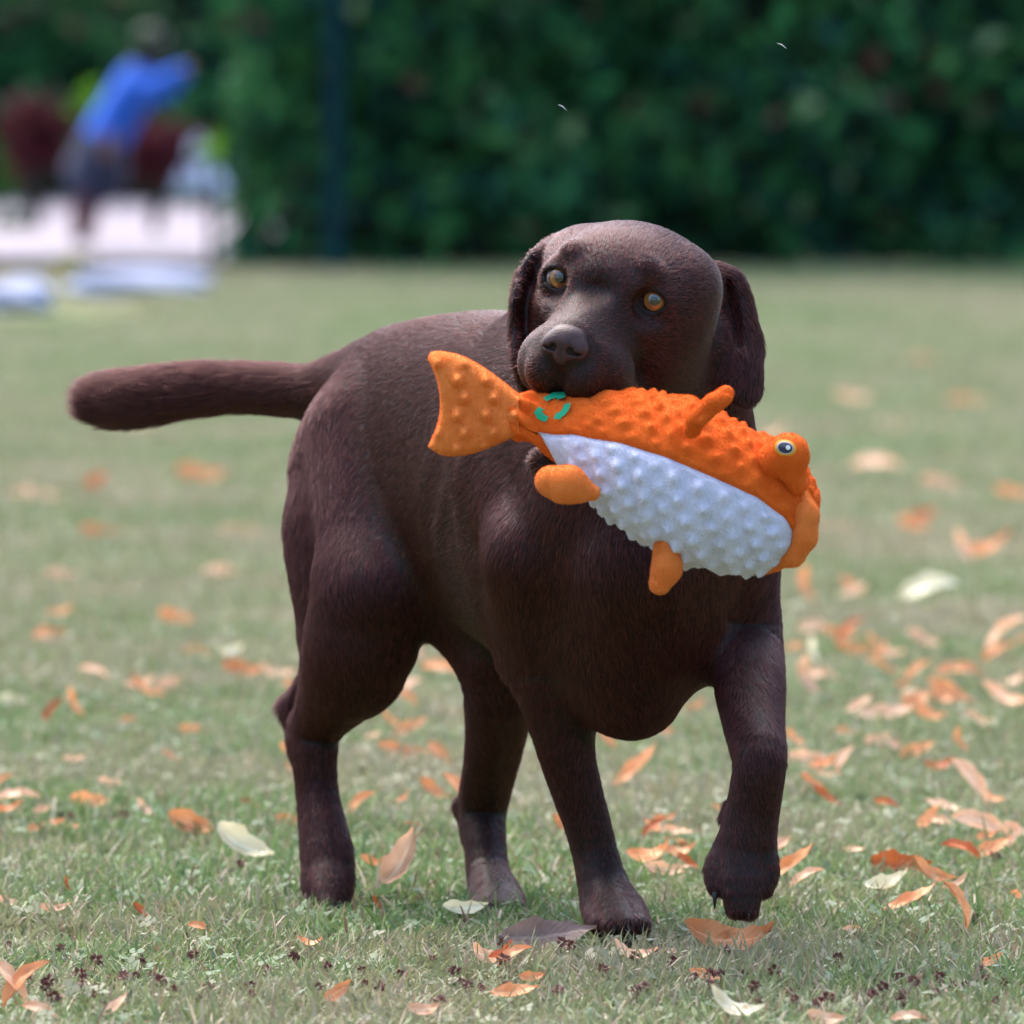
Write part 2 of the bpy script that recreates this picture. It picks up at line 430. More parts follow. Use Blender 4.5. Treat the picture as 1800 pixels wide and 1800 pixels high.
# tall hedges added out of view to block the low sky light
def shade_hedge(label, c, half, height, along, seed, n=9000, leaf=0.24):
    r = np.random.default_rng(seed); root = empty('sky_blocking_hedge', (c[0], c[1], 0)); tag(root, label, 'hedge')
    u = r.uniform(-half, half, n); w = r.normal(0, 0.35, n); z = r.uniform(0.05, 1, n) * (height + 0.7 * np.sin(u * 0.9 + seed) + 0.4 * np.sin(u * 2.3))
    a = np.array(along, float); b = np.array((-a[1], a[0], 0)); pos = np.array((c[0], c[1], 0)) + u[:, None] * a + w[:, None] * b; pos[:, 2] = z
    leaf_cloud('foliage', pos, np.sign(w)[:, None] * b + (0, 0, 0.4), leaf, HEDGE_PAL[:4], [0.3, 0.3, 0.15, 0.25], r, root, 0.6)
    for k in range(8):
        p = np.array((c[0], c[1], 0)) + a * ((k + 0.5) / 4 - 1) * half; V, F = [], []; branch_tube(V, F, [p, p + (0.1, 0, height * 0.5), p + (0, 0.1, height * 0.95)], [0.09, 0.07, 0.02]); obj('trunk', mesh_np('trunk', V, F), M_BARK, root)
shade_hedge('tall dense unseen hedge added to block low sky light, tail side of the dog', (-7.5, 1.0), 11, 6.0, (0, 1, 0), 41)
shade_hedge('tall dense unseen hedge added to block low sky light, toy side of the dog', (7.5, 1.0), 11, 6.0, (0, 1, 0), 42)
shade_hedge('tall dense unseen hedge added opposite the laurel hedge to block low sky light', (0, -17.0), 10, 8.0, (1, 0, 0), 43)
def shrub(name, label, cat, base, h, w, n, pal, prob, seed, leaf, group=None, low=0.25):
    r = np.random.default_rng(seed); root = empty(name, base); tag(root, label, cat, group)
    a, b = r.uniform(0, 2 * math.pi, n), r.normal(0, 1, n); d = np.stack([np.cos(a), np.sin(a), b * 0.8], 1); d /= np.linalg.norm(d, axis=1)[:, None]
    rad = r.uniform(0.25, 1.0, n) ** 0.5 * (1 + 0.25 * np.sin(a * 3 + seed))
    pos = np.array(base) + d * rad[:, None] * np.array((w / 2, w / 2.4, h * (1 - low) / 2)) + np.array((0, 0, h * (1 + low) / 2))
    leaf_cloud('foliage', pos, d, leaf, pal, prob, r, root)
    V, F = [], []
    for k in range(7):
        e = np.array(base) + np.array((r.uniform(-.35, .35) * w, r.uniform(-.3, .3) * w, h * r.uniform(0.6, 0.95))); m = (np.array(base) + e) / 2 + (0, 0, 0.05 * h)
        branch_tube(V, F, [np.array(base), m, e], [0.012, 0.008, 0.003])
    obj('stem', mesh_np('stem', V, F), M_BARK, root); return root
MAROON = [(0.085, 0.014, 0.022), (0.060, 0.012, 0.022), (0.12, 0.030, 0.030), (0.03, 0.05, 0.02)]
b_ = G(62, 415); shrub('maroon_shrub', 'maroon-leaved shrub standing on the paved path beside the low green shrub', 'shrub', (b_[0], b_[1], 0), 0.50, 0.24, 420, MAROON, [0.45, 0.3, 0.2, 0.05], 21, 0.06, low=0.42)
b_ = G(272, 425); shrub('maroon_shrub', 'maroon-leaved shrub between the child in blue and the crumpled white bag', 'shrub', (b_[0], b_[1], 0), 0.43, 0.25, 420, MAROON, [0.5, 0.3, 0.2, 0.0], 22, 0.06, low=0.45)
b_ = G(5, 372); shrub('green_shrub', 'low mid-green shrub on the far side of the paved path', 'shrub', (b_[0] - 0.1, b_[1], 0), 0.26, 0.36, 320, [(0.035, 0.11, 0.02), (0.06, 0.14, 0.03)], [0.6, 0.4], 23, 0.08, low=0.1)
b_ = P(396, 275, 31.2); shrub('lime_sapling', 'lime green leafy shoot at the end of the laurel hedge', 'plant', (b_[0] - 0.035, 21.1, 0), 0.42, 0.07, 24, [(0.16, 0.36, 0.01), (0.12, 0.28, 0.012)], [0.6, 0.4], 24, 0.045, low=0.78)
b_ = G(165, 385); shrub('lime_sapling', 'lime green leafy shoot rising behind the child in blue', 'plant', (b_[0], b_[1], 0), 0.50, 0.14, 60, [(0.12, 0.30, 0.01), (0.10, 0.24, 0.012)], [0.6, 0.4], 25, 0.06, low=0.74)
b_ = G(130, 505); shrub('yellowing_plant', 'small yellowing plant in the gap between the pale rocks', 'plant', (b_[0], b_[1], 0), 0.10, 0.11, 90, [(0.30, 0.28, 0.06), (0.22, 0.24, 0.05), (0.35, 0.25, 0.10)], [0.4, 0.3, 0.3], 26, 0.035, low=0.05)
for i_, (gx, gy, sd) in enumerate(((335, 372, 31), (20, 418, 32))):
    b_ = G(gx, gy); shrub('edging_plant', ('small green plant in front of the crumpled white bag', 'small green plant on the near edge of the paved path')[i_], 'plant', (b_[0], b_[1], 0), 0.09, 0.16, 90, [(0.05, 0.12, 0.04), (0.09, 0.16, 0.06)], [0.5, 0.5], sd, 0.04, low=0.05)
# a small tree whose low crown hangs over the path
def small_tree():
    r = np.random.default_rng(51); base = np.array((-1.95, 22.9, 0.0)); root = empty('small_tree', tuple(base)); tag(root, 'small dark tree whose low crown hangs over the paved path', 'tree')
    V, F = [], []; branch_tube(V, F, [base, base + (0.05, 0, 0.7), base + (0.12, 0, 1.4), base + (0.3, -0.05, 2.1)], [0.06, 0.05, 0.04, 0.015], 10)
    ends = []
    for k in range(11):
        a = base + (0.05, 0, 0.7 + 0.1 * k); e = a + (r.uniform(-0.5, 1.05), r.uniform(-0.5, 0.4), r.uniform(-0.05, 0.35)); branch_tube(V, F, [a, (a + e) / 2 + (0, 0, 0.1), e], [0.022, 0.014, 0.005]); ends.append(e)
    obj('trunk', mesh_np('trunk', V, F), M_BARK, root)
    n = 2600; cx = np.array((-1.42, 22.6, 1.35)); d = r.normal(0, 1, (n, 3)); d /= np.linalg.norm(d, axis=1)[:, None]; rad = r.uniform(0.35, 1, n) ** 0.5
    pos = cx + d * rad[:, None] * (0.66, 0.45, 0.66) * (1 + 0.18 * np.sin(d[:, :1] * 5 + d[:, 2:] * 7))
    leaf_cloud('crown', pos, d, 0.085, HEDGE_PAL[:5], [0.32, 0.28, 0.14, 0.2, 0.06], r, root)
small_tree()
# post in front of the hedge
def tapered_post():
    root = empty('fence_post', (P(590, 470, 31.0)[0], 20.98, 0)); tag(root, 'slim dark teal metal post standing in front of the laurel hedge', 'post')
    x, y = root.location.x, root.location.y; t = NT('teal_paint'); c = t.coord(); t.color(t.ramp(t.noise(c, 25), [(0.3, (0.003, 0.020, 0.028)), (0.7, (0.006, 0.030, 0.040))])); t.set(Roughness=0.9, Specular_IOR_Level=0.05)
    V, F = [], []; branch_tube(V, F, [(x, y, 0), (x, y, 1.2), (x, y, 2.0)], [0.027, 0.027, 0.027], 16); obj('pole', mesh_np('pole', V, F), t.m, root)
    V, F = [], []; branch_tube(V, F, [(x, y, 2.0), (x, y, 2.012), (x, y, 2.03)], [0.031, 0.031, 0.004], 16); obj('cap', mesh_np('cap', V, F), t.m, root)
tapered_post()
# ------------------------------------------------------------------ path, rocks, bag, child
t = NT('pale_paving'); c = t.coord(); br = t.new('ShaderNodeTexBrick', Scale=1.0); br.inputs['Color1'].default_value = (0.21, 0.18, 0.21, 1); br.inputs['Color2'].default_value = (0.25, 0.215, 0.245, 1); br.inputs['Mortar'].default_value = (0.30, 0.27, 0.26, 1)
br.inputs['Brick Width'].default_value = 0.6; br.inputs['Row Height'].default_value = 0.4; br.inputs['Mortar Size'].default_value = 0.008; t.ln(c, br.inputs['Vector'])
t.color(t.mix(t.math('MULTIPLY', t.noise(c, 6), 0.5), br.outputs[0], (0.19, 0.17, 0.19))); t.set(Roughness=0.8)
path = grid_sheet('paved_path', -14.0, -0.80, 21.6, 29.5, 8, 8, 0.03, t.m); tag(path, kind='structure')
t = NT('pale_rock'); c = t.coord(); n = t.noise(c, 8, 6); t.color(t.ramp(n, [(0.3, (0.22, 0.24, 0.33)), (0.7, (0.32, 0.34, 0.45))])); t.set(Roughness=0.85); t.bump(n, 0.6, 0.02); M_ROCK = t.m
def rock(cx, cy, sx, sy, sz, seed, label):
    bm = bmesh.new(); bmesh.ops.create_icosphere(bm, subdivisions=4, radius=1.0); r = random.Random(seed); o1, o2, o3 = r.uniform(0, 9), r.uniform(0, 9), r.uniform(0, 9)
    for v in bm.verts:
        p = v.co; k = 1 + 0.10 * math.sin(p.x * 3 + o1) * math.sin(p.y * 4 + o2) + 0.07 * math.sin(p.z * 6 + p.x * 5 + o3)
        q = Vector((math.copysign(abs(p.x) ** 0.8, p.x), math.copysign(abs(p.y) ** 0.8, p.y), math.copysign(abs(p.z) ** 0.85, p.z))) * k
        v.co = (q.x * sx, q.y * sy, q.z * sz)
    me = bpy.data.meshes.new('rock'); bm.to_mesh(me); bm.free(); me.polygons.foreach_set('use_smooth', np.ones(len(me.polygons), bool))
    o = obj('edging_rock', me, M_ROCK, None, (cx, cy, sz * 0.55)); tag(o, label, 'rock', 'pale rocks edging the lawn'); return o
for (gx, gy, sx, sy, sz, sd, lb) in ((30, 548, 0.105, 0.12, 0.055, 1, 'rounded pale rock at the lawn edge beside the small yellowing plant, shorter one'), (245, 520, 0.215, 0.13, 0.048, 2, 'long low pale rock at the lawn edge between plant and hedge'),
                                     (-130, 560, 0.13, 0.12, 0.06, 3, 'broad pale rock at the lawn edge, last of the row away from the hedge')):
    g_ = G(gx, gy); rock(g_[0], g_[1] + 0.05, sx, sy, sz, sd, lb)
def white_bag():
    b = G(330, 366); s = Solid(); x, y = b[0], b[1]
    s.ell((x, y, 0.10), np.eye(3), (0.10, 0.07, 0.10), 0.03).ell((x + 0.03, y, 0.19), np.eye(3), (0.085, 0.05, 0.06), 0.03).ell((x + 0.11, y, 0.08), np.eye(3), (0.06, 0.05, 0.06), 0.03)
    s.limb((x + 0.02, y, 0.22), (x + 0.05, y - 0.01, 0.27), 0.03, 0.012, 0.02).limb((x - 0.02, y, 0.22), (x - 0.05, y, 0.27), 0.03, 0.012, 0.02)
    s.ell((x, y - 0.07, 0.17), np.eye(3), (0.05, 0.02, 0.008), 0.02, op='c').ell((x - 0.03, y - 0.07, 0.09), np.eye(3), (0.01, 0.02, 0.05), 0.02, op='c')
    t = NT('white_plastic'); t.set(Base_Color=(0.62, 0.64, 0.74, 1), Roughness=0.45); t.bump(t.noise(t.coord(), 25, 3), 0.8, 0.03)
    o = obj('plastic_bag', s.mesh('bag', (x - 0.2, y - 0.14, -0.02), (x + 0.22, y + 0.14, 0.33), 0.012, 1), t.m); tag(o, 'crumpled white bag standing on the paved path below the maroon shrub', 'bag')
white_bag()
def child():
    D_ = 33.7; base = G(145, 438); root = empty('person', (base[0], base[1], 0)); tag(root, 'child in a bright blue top, navy skirt and maroon leggings leaning over on the path', 'person')
    def limbs(name, segs, mat, h=0.010):
        s = Solid(); pts_ = []
        for a, b, ra, rb in segs:
            A_, B_ = P(*a), P(*b); s.limb(A_, B_, ra, rb, 0.02); pts_ += [A_, B_]
        m = max(max(q[2], q[3]) for q in segs) + 0.03
        return obj(name, s.mesh(name, np.min(pts_, 0) - m, np.max(pts_, 0) + m, h, 1), mat, root)
    def cm(n, c_, r_=0.8): t = NT(n); t.color(t.ramp(t.noise(t.coord(), 40), [(0.3, tuple(v * 0.8 for v in c_)), (0.7, c_)])); t.set(Roughness=r_); return t.m
    skin, blue, navy, mar, hair, shoe = cm('skin', (0.22, 0.10, 0.07), 0.5), cm('blue_cotton', (0.008, 0.11, 0.60)), cm('navy_cotton', (0.014, 0.020, 0.055)), cm('maroon_cotton', (0.085, 0.018, 0.028)), cm('dark_hair', (0.018, 0.012, 0.010), 0.5), cm('dark_shoe', (0.02, 0.015, 0.02))
    limbs('body', [((262, 92, D_), (264, 80, D_), 0.052, 0.056), ((262, 100, D_), (240, 140, D_), 0.026, 0.03), ((240, 140, D_), (180, 255, D_), 0.06, 0.065), ((180, 255, D_), (165, 300, D_), 0.065, 0.06),
                   ((236, 160, D_ - .03), (286, 152, D_ - .08), 0.028, 0.022), ((286, 152, D_ - .08), (322, 126, D_ - .10), 0.021, 0.015), ((322, 126, D_ - .10), (334, 116, D_ - .11), 0.016, 0.010),
                   ((220, 170, D_ + .05), (196, 230, D_ - .06), 0.026, 0.02), ((196, 230, D_ - .06), (188, 275, D_ - .09), 0.019, 0.014),
                   ((158, 300, D_ - .03), (146, 375, D_ - .02), 0.040, 0.030), ((146, 375, D_ - .02), (140, 428, D_), 0.029, 0.019), ((166, 300, D_ + .05), (152, 375, D_ + .06), 0.040, 0.030), ((152, 375, D_ + .06), (146, 428, D_ + .06), 0.029, 0.019)], skin)
    limbs('top', [((242, 146, D_), (186, 240, D_), 0.074, 0.076), ((236, 158, D_ - .03), (287, 152, D_ - .08), 0.050, 0.046), ((287, 152, D_ - .08), (316, 131, D_ - .10), 0.045, 0.034), ((222, 172, D_ + .04), (197, 232, D_ - .05), 0.040, 0.032), ((190, 232, D_), (188, 258, D_), 0.042, 0.042)], blue)
    limbs('skirt', [((176, 268, D_), (168, 310, D_), 0.088, 0.10), ((150, 300, D_), (182, 300, D_), 0.07, 0.08)], navy)
    for dx, dd in ((0, 0.0), (7, 0.06)):
        limbs('legging', [((156 + dx, 312, D_ - .03 + dd), (146 + dx, 378, D_ - .02 + dd), 0.045, 0.035), ((146 + dx, 378, D_ - .02 + dd), (140 + dx, 424, D_ + dd), 0.034, 0.025)], mar)
        limbs('shoe', [((140 + dx, 431, D_ + .02 + dd), (146 + dx, 434, D_ - .07 + dd), 0.026, 0.022)], shoe)
    limbs('hair', [((262, 90, D_ - .005), (264, 74, D_ - .005), 0.060, 0.058), ((244, 92, D_ + .03), (238, 108, D_ + .03), 0.03, 0.02)], hair)
child()
# ------------------------------------------------------------------ dog
Z3 = np.array([0, 0, 1.0])
HIP = np.array([-0.102, 0.22, 0.0]); SHO = np.array([0.0866, -0.13, 0.0])
DF = unit(SHO - HIP); DL = np.array([-DF[1], DF[0], 0])      # forward, the dog's left
def px(n, d): return n * d / FPX
dog = Solid()
# trunk: ellipses strung along the spine
T_ = np.array([-0.125, -0.09, -0.03, 0.06, 0.16, 0.26, 0.36, 0.44, 0.495, 0.535])
ZC = np.array([0.495, 0.475, 0.450, 0.437, 0.440, 0.427, 0.412, 0.402, 0.395, 0.385])
HH = np.array([0.046, 0.088, 0.130, 0.155, 0.160, 0.173, 0.192, 0.182, 0.150, 0.095])
HW = np.array([0.028, 0.055, 0.080, 0.087, 0.092, 0.104, 0.113, 0.110, 0.090, 0.058])
def smooth_table(t, v, n=240):
    tt = np.linspace(t[0], t[-1], n); y = np.interp(tt, t, v)
    pad = np.pad(y, 24, mode='edge'); w = np.hanning(33); w /= w.sum()
    return tt, np.convolve(pad, w, 'same')[24:-24]
_tt, ZC = smooth_table(T_, ZC); _, HH = smooth_table(T_, HH); T_, HW = smooth_table(T_, HW)
def trunk(q):
    l = q - HIP; t = l @ DF; s = l @ DL; tc = np.clip(t, T_[0], T_[-1])
    zc, hh, hw = np.interp(tc, T_, ZC), np.interp(tc, T_, HH), np.interp(tc, T_, HW)
    e = np.sqrt((s / hw) ** 2 + ((q[:, 2] - zc) / hh) ** 2 + ((t - tc) / 0.03) ** 2)
    v = (e - 1) * np.minimum(hh, hw) * 0.9
    # loose skin lying in a few uneven folds behind the shoulder
    side = np.clip(-s / 0.12, 0, 1); zz = q[:, 2]
    for t0, lean, z0, hz, wd, am in ((0.320, 0.25, 0.44, 0.08, 0.020, 0.0042), (0.268, 0.38, 0.42, 0.08, 0.019, 0.0034), (0.215, 0.45, 0.42, 0.06, 0.019, 0.0022)):
        ph = t - t0 - lean * (zz - z0) - 0.008 * np.sin(zz * 45 + t0 * 50)
        v -= side * am * np.exp(-((zz - z0) / hz) ** 2) * np.exp(-(ph / wd) ** 2)
    return v
dog.fn(trunk, (-0.36, -0.45, 0.15), (0.34, 0.45, 0.65), k=0.02, flow=-DF * 0.9 + Z3 * -0.45)
def L(a, b, ra, rb, k=0.022, flow=None):
    """a limb between two pixels with depth, radii in pixels"""
    dog.limb(P(*a), P(*b), px(ra, a[2]), px(rb, b[2]), k, flow)
dn = np.array([0, 0, -1.0])
# tail
def spline(pts, n):
    pts = np.asarray(pts, float); m = len(pts); out = []
    for t in np.linspace(0, m - 1 - 1e-6, n):
        i = int(t); u = t - i
        p0, p1, p2, p3 = pts[max(i - 1, 0)], pts[i], pts[i + 1], pts[min(i + 2, m - 1)]
        out.append(0.5 * (2 * p1 + (p2 - p0) * u + (2 * p0 - 5 * p1 + 4 * p2 - p3) * u * u + (3 * p1 - p0 - 3 * p2 + p3) * u ** 3))
    return np.array(out)
tl = spline([(650, 690, 10.30, 66), (560, 690, 10.34, 50), (450, 682, 10.37, 42), (350, 684, 10.39, 42), (260, 697, 10.41, 46), (205, 702, 10.425, 45), (172, 703, 10.43, 36)], 22)
dog.chain([P(*v[:3]) for v in tl], [px(v[3], v[2]) for v in tl], 0.03)
def chain(pts, n, k=0.010, k0=0.03):
    """a limb of smoothly changing girth through (px, py, depth, radius px)"""
    q = spline(pts, n); dog.chain([P(*v[:3]) for v in q], [px(v[3], v[2]) for v in q], k0)
def toe(a, m, e, ra, rm, re_, k=0.0075):
    q = spline([(*a, ra), (*m, rm), (*e, re_)], 8); dog.chain([P(*v[:3]) for v in q], [px(v[3], v[2]) for v in q], k)
# right hind leg (near)
L((640, 770, 10.21), (660, 1040, 10.10), 104, 92, 0.03)
L((608, 840, 10.25), (594, 960, 10.22), 94, 76, 0.04)
L((594, 930, 10.22), (603, 1090, 10.19), 74, 66, 0.04)
L((650, 1040, 10.12), (620, 1150, 10.14), 92, 78, 0.03)
L((600, 1040, 10.20), (590, 1160, 10.20), 66, 56, 0.03)
L((645, 1150, 10.11), (640, 1190, 10.13), 58, 52, 0.03)
chain([(636, 1130, 10.12, 82), (605, 1205, 10.16, 66), (562, 1265, 10.215, 48), (554, 1320, 10.215, 39), (558, 1390, 10.21, 36), (567, 1450, 10.195, 41), (576, 1505, 10.18, 47), (578, 1550, 10.165, 42)], 18)
L((576, 1160, 10.22), (517, 1242, 10.255), 32, 18, 0.014)
L((517, 1246, 10.255), (540, 1310, 10.235), 20, 30, 0.018)
for dx, dd in ((-24, 0.005), (-8, -0.012), (9, -0.012), (25, 0.003)):
    toe((576 + dx * 0.5, 1490, 10.178), (577 + dx, 1545, 10.160 + dd), (576 + dx * 0.85, 1587, 10.138 + dd), 12, 21, 15)
# left hind leg (far)
L((800, 800, 10.24), (850, 1060, 10.12), 96, 88, 0.03)
chain([(850, 1060, 10.12, 88), (876, 1190, 10.08, 66), (872, 1290, 10.15, 52), (856, 1380, 10.22, 44), (849, 1430, 10.235, 41), (853, 1490, 10.21, 37), (859, 1540, 10.185, 38), (869, 1578, 10.15, 42)], 18)
L((866, 1330, 10.2), (816, 1418, 10.27), 24, 14, 0.016)
L((816, 1418, 10.27), (838, 1470, 10.24), 14, 24, 0.016)
for dx, dd in ((-26, 0.012), (-9, -0.008), (10, -0.012), (27, -0.004)):
    toe((862 + dx * 0.5, 1530, 10.175), (870 + dx, 1572, 10.14 + dd), (876 + dx * 1.1, 1597, 10.10 + dd), 12, 20, 17)
# right foreleg (planted)
L((905, 790, 9.93), (948, 980, 9.80), 80, 88, 0.022, dn)
L((905, 1000, 9.90), (930, 1150, 9.89), 56, 48, 0.03)
chain([(950, 980, 9.80, 88), (960, 1130, 9.855, 74), (972, 1210, 9.857, 61), (992, 1310, 9.86, 50), (1014, 1390, 9.867, 44), (1030, 1440, 9.87, 41), (1046, 1500, 9.87, 40), (1058, 1550, 9.862, 43), (1070, 1590, 9.85, 43)], 20)
for dx, dd in ((-32, 0.012), (-11, -0.010), (12, -0.014), (33, -0.004)):
    toe((1058 + dx * 0.5, 1535, 9.862), (1076 + dx, 1592, 9.832 + dd), (1089 + dx * 1.1, 1627, 9.79 + dd), 12, 22, 18)
# left foreleg (lifted)
L((1240, 820, 9.92), (1280, 980, 9.82), 82, 70, 0.035, dn)
chain([(1290, 980, 9.82, 72), (1308, 1120, 9.84, 67), (1317, 1200, 9.77, 62), (1326, 1280, 9.70, 51), (1335, 1330, 9.66, 47), (1332, 1370, 9.655, 46), (1322, 1430, 9.66, 47), (1312, 1490, 9.662, 51), (1304, 1535, 9.662, 42)], 20)
L((1282, 1418, 9.68), (1270, 1436, 9.675), 12, 6, 0.012)
for xa, xm, ym, xe, ye, dd in ((1292, 1265, 1522, 1261, 1556, 0.008), (1304, 1291, 1536, 1293, 1596, -0.005), (1318, 1318, 1536, 1316, 1598, -0.006), (1328, 1343, 1520, 1342, 1560, 0.007)):
    toe((xa, 1450, 9.668), (xm, ym, 9.650 + dd), (xe, ye, 9.640 + dd), 14, 27, 19)
# chest, sternum and neck
L((1120, 1000, 9.74), (1110, 1210, 9.80), 118, 84, 0.04, dn)
L((1180, 960, 9.77), (1190, 1120, 9.82), 106, 78, 0.03, dn)
L((1040, 900, 9.78), (1062, 1100, 9.81), 98, 76, 0.03, dn)
HC = P(1088, 538, 9.62)
L((1160, 640, 9.72), (1130, 850, 9.80), 128, 175, 0.04, dn)
L((1150, 560, 9.72), (1010, 640, 9.95), 105, 120, 0.04, -DF)
L((1210, 700, 9.76), (1250, 860, 9.84), 96, 88, 0.04, dn)
# head frame: x towards the picture's right, y out of the face, z up
YAW, ROLL, HP = R(18), R(12.5), R(-3)
HY = np.array([-math.sin(YAW) * math.cos(HP), -math.cos(YAW) * math.cos(HP), math.sin(HP)])
_x0 = np.array([math.cos(YAW), -math.sin(YAW), 0]); _z0 = unit(np.cross(HY, _x0))
if _z0[2] < 0: _z0 = -_z0
HX = math.cos(ROLL) * _x0 - math.sin(ROLL) * _z0
HZ = math.cos(ROLL) * _z0 + math.sin(ROLL) * _x0
HA = np.stack([HX, HY, HZ])
def H(x, y, z): return HC + x * HX + y * HY + z * HZ
hb = -HY
def E(c, r, k=0.014, flow=None, op='u', tilt=None):
    A = HA if tilt is None else tilt
    dog.ell(H(*c), A, r, k, hb if flow is None else flow, op)
def LH(a, b, ra, rb, k=0.014, flow=None): dog.limb(H(*a), H(*b), ra, rb, k, hb if flow is None else flow)
E((0.005, -0.012, 0.011), (0.084, 0.094, 0.068))
E((0, 0.030, 0.020), (0.060, 0.052, 0.044), 0.02)
for s in (-1, 1):
    E((s * 0.048, -0.004, -0.030), (0.034, 0.058, 0.048), 0.02)          # cheek
    E((s * 0.034, 0.051, 0.046), (0.017, 0.017, 0.012), 0.008)
    LH((s * 0.044, 0.058, -0.008), (s * 0.066, 0.000, -0.010), 0.011, 0.015, 0.012)   # cheekbone
    E((s * 0.052, -0.020, 0.032), (0.030, 0.050, 0.030), 0.014)          # temple          # brow
    LH((s * 0.016, 0.055, -0.024), (s * 0.018, 0.122, -0.036), 0.030, 0.023)
    E((s * 0.031, 0.102, -0.050), (0.024, 0.035, 0.031), 0.007)
    E((s * 0.036, 0.076, -0.062), (0.014, 0.024, 0.020), 0.008)         # flews
    E((s * 0.018, 0.131, -0.051), (0.021, 0.024, 0.026), 0.006)         # front of the lip
    LH((s * 0.030, 0.06, -0.062), (s * 0.040, 0.03, -0.078), 0.016, 0.02, 0.014)
LH((0, 0.050, -0.002), (0, 0.132, -0.020), 0.033, 0.021, 0.016)         # bridge
E((0, 0.146, -0.028), (0.021, 0.013, 0.017), 0.008)
LH((0, -0.005, -0.085), (-0.004, 0.098, -0.144), 0.043, 0.019, 0.014)
E((-0.005, 0.110, -0.143), (0.020, 0.015, 0.014), 0.006)         # lower jaw
LH((0, -0.040, -0.040), (0.01, -0.06, -0.09), 0.072, 0.075, 0.03)
E((0, 0.100, 0.026), (0.018, 0.020, 0.010), 0.012, op='c')             # stop
EYES = {}
for s in (-1, 1):
    ec = (s * 0.0465, 0.0478, 0.0205)
    E((s * 0.052, 0.068, 0.018), (0.021, 0.015, 0.016), 0.012, op='c')
    E((s * 0.047, 0.0475, 0.0205), (0.0190, 0.0182, 0.0175), 0.007)
    EYES[s] = ec
    def almond(q, ec=ec, s=s):
        l = (q - H(*ec)) @ HA.T
        x, y, z = l[:, 0] - s * 0.0015, l[:, 1], l[:, 2]
        a = np.sqrt(x ** 2 + (z + 0.0038) ** 2) - 0.0128
        b = np.sqrt(x ** 2 + (z - 0.0038) ** 2) - 0.0128
        return np.maximum(np.maximum(a, b), 0.002 - y)
    c = H(*ec)
    dog.fn(almond, c - 0.03, c + 0.03, 0.0022, 'c')
# ears
def ear(pts, n, thick, wid, k=0.016):
    n = np.asarray(n, float)
    for (a, b), w in zip(zip(pts[:-1], pts[1:]), wid):
        A_, B_ = P(*a), P(*b); d = unit(B_ - A_); nn = unit(n - (n @ d) * d); s = np.cross(d, nn)
        ln = np.linalg.norm(B_ - A_)
        dog.ell((A_ + B_) / 2, np.stack([d, nn, s]), (ln * 0.72, thick, w), k, d)
LH((-0.045, -0.034, 0.032), (-0.064, -0.042, 0.026), 0.020, 0.013, 0.016)
# picture-left ear: a thin flap standing off the cheek, hollow side turned in
ear([(990, 440, 9.670), (950, 456, 9.655), (922, 505, 9.642), (915, 590, 9.630), (921, 675, 9.615)], (-0.97, 0.30, 0.15), 0.0066, (0.018, 0.028, 0.040, 0.035), 0.012)
# picture-right ear: set further back, folded over at the top
ear([(1240, 482, 9.695), (1288, 497, 9.706), (1299, 562, 9.700), (1309, 640, 9.690), (1306, 700, 9.678)], (0.62, -0.75, 0.15), 0.0085, (0.015, 0.020, 0.027, 0.023), 0.014)
_eh = unit(P(1306, 600, 9.68) - P(1288, 505, 9.69)); _en = unit(np.array([0.3, -0.95, 0]) - (np.array([0.3, -0.95, 0]) @ _eh) * _eh)
dog.ell(P(1288, 552, 9.690), np.stack([_eh, _en, np.cross(_eh, _en)]), (0.034, 0.013, 0.0085), 0.006, op='c')

dog_root = empty('dog', (0.0, 0.03, 0))
tag(dog_root, 'chocolate brown labrador walking over the lawn with a plush fish toy in its mouth', 'dog')
body_me = dog.mesh('dog_body', (-0.47, -0.58, -0.012), (0.32, 0.50, 0.72), BODY_H, BODY_SUB)

def coat_material():
    t = NT('chocolate_coat'); c = t.coord()
    n1 = t.noise(c, 14, 4); n2 = t.noise(c, 420, 3)
    col = t.ramp(n1, [(0.3, (0.006, 0.0020, 0.0018)), (0.7, (0.012, 0.0042, 0.0034))])
    t.color(t.mix(0.35, col, t.ramp(n2, [(0.35, (0.006, 0.0025, 0.002)), (0.7, (0.026, 0.011, 0.008))])))
    t.set(Roughness=0.55, Specular_IOR_Level=0.25, Sheen_Weight=0.04, Sheen_Roughness=0.4)
    t.b.inputs['Sheen Tint'].default_value = (0.8, 0.6, 0.6, 1)
    t.bump(n2, 0.5, 0.0012)
    return t.m
M_COAT = coat_material()
body = obj('body', body_me, M_COAT, dog_root)

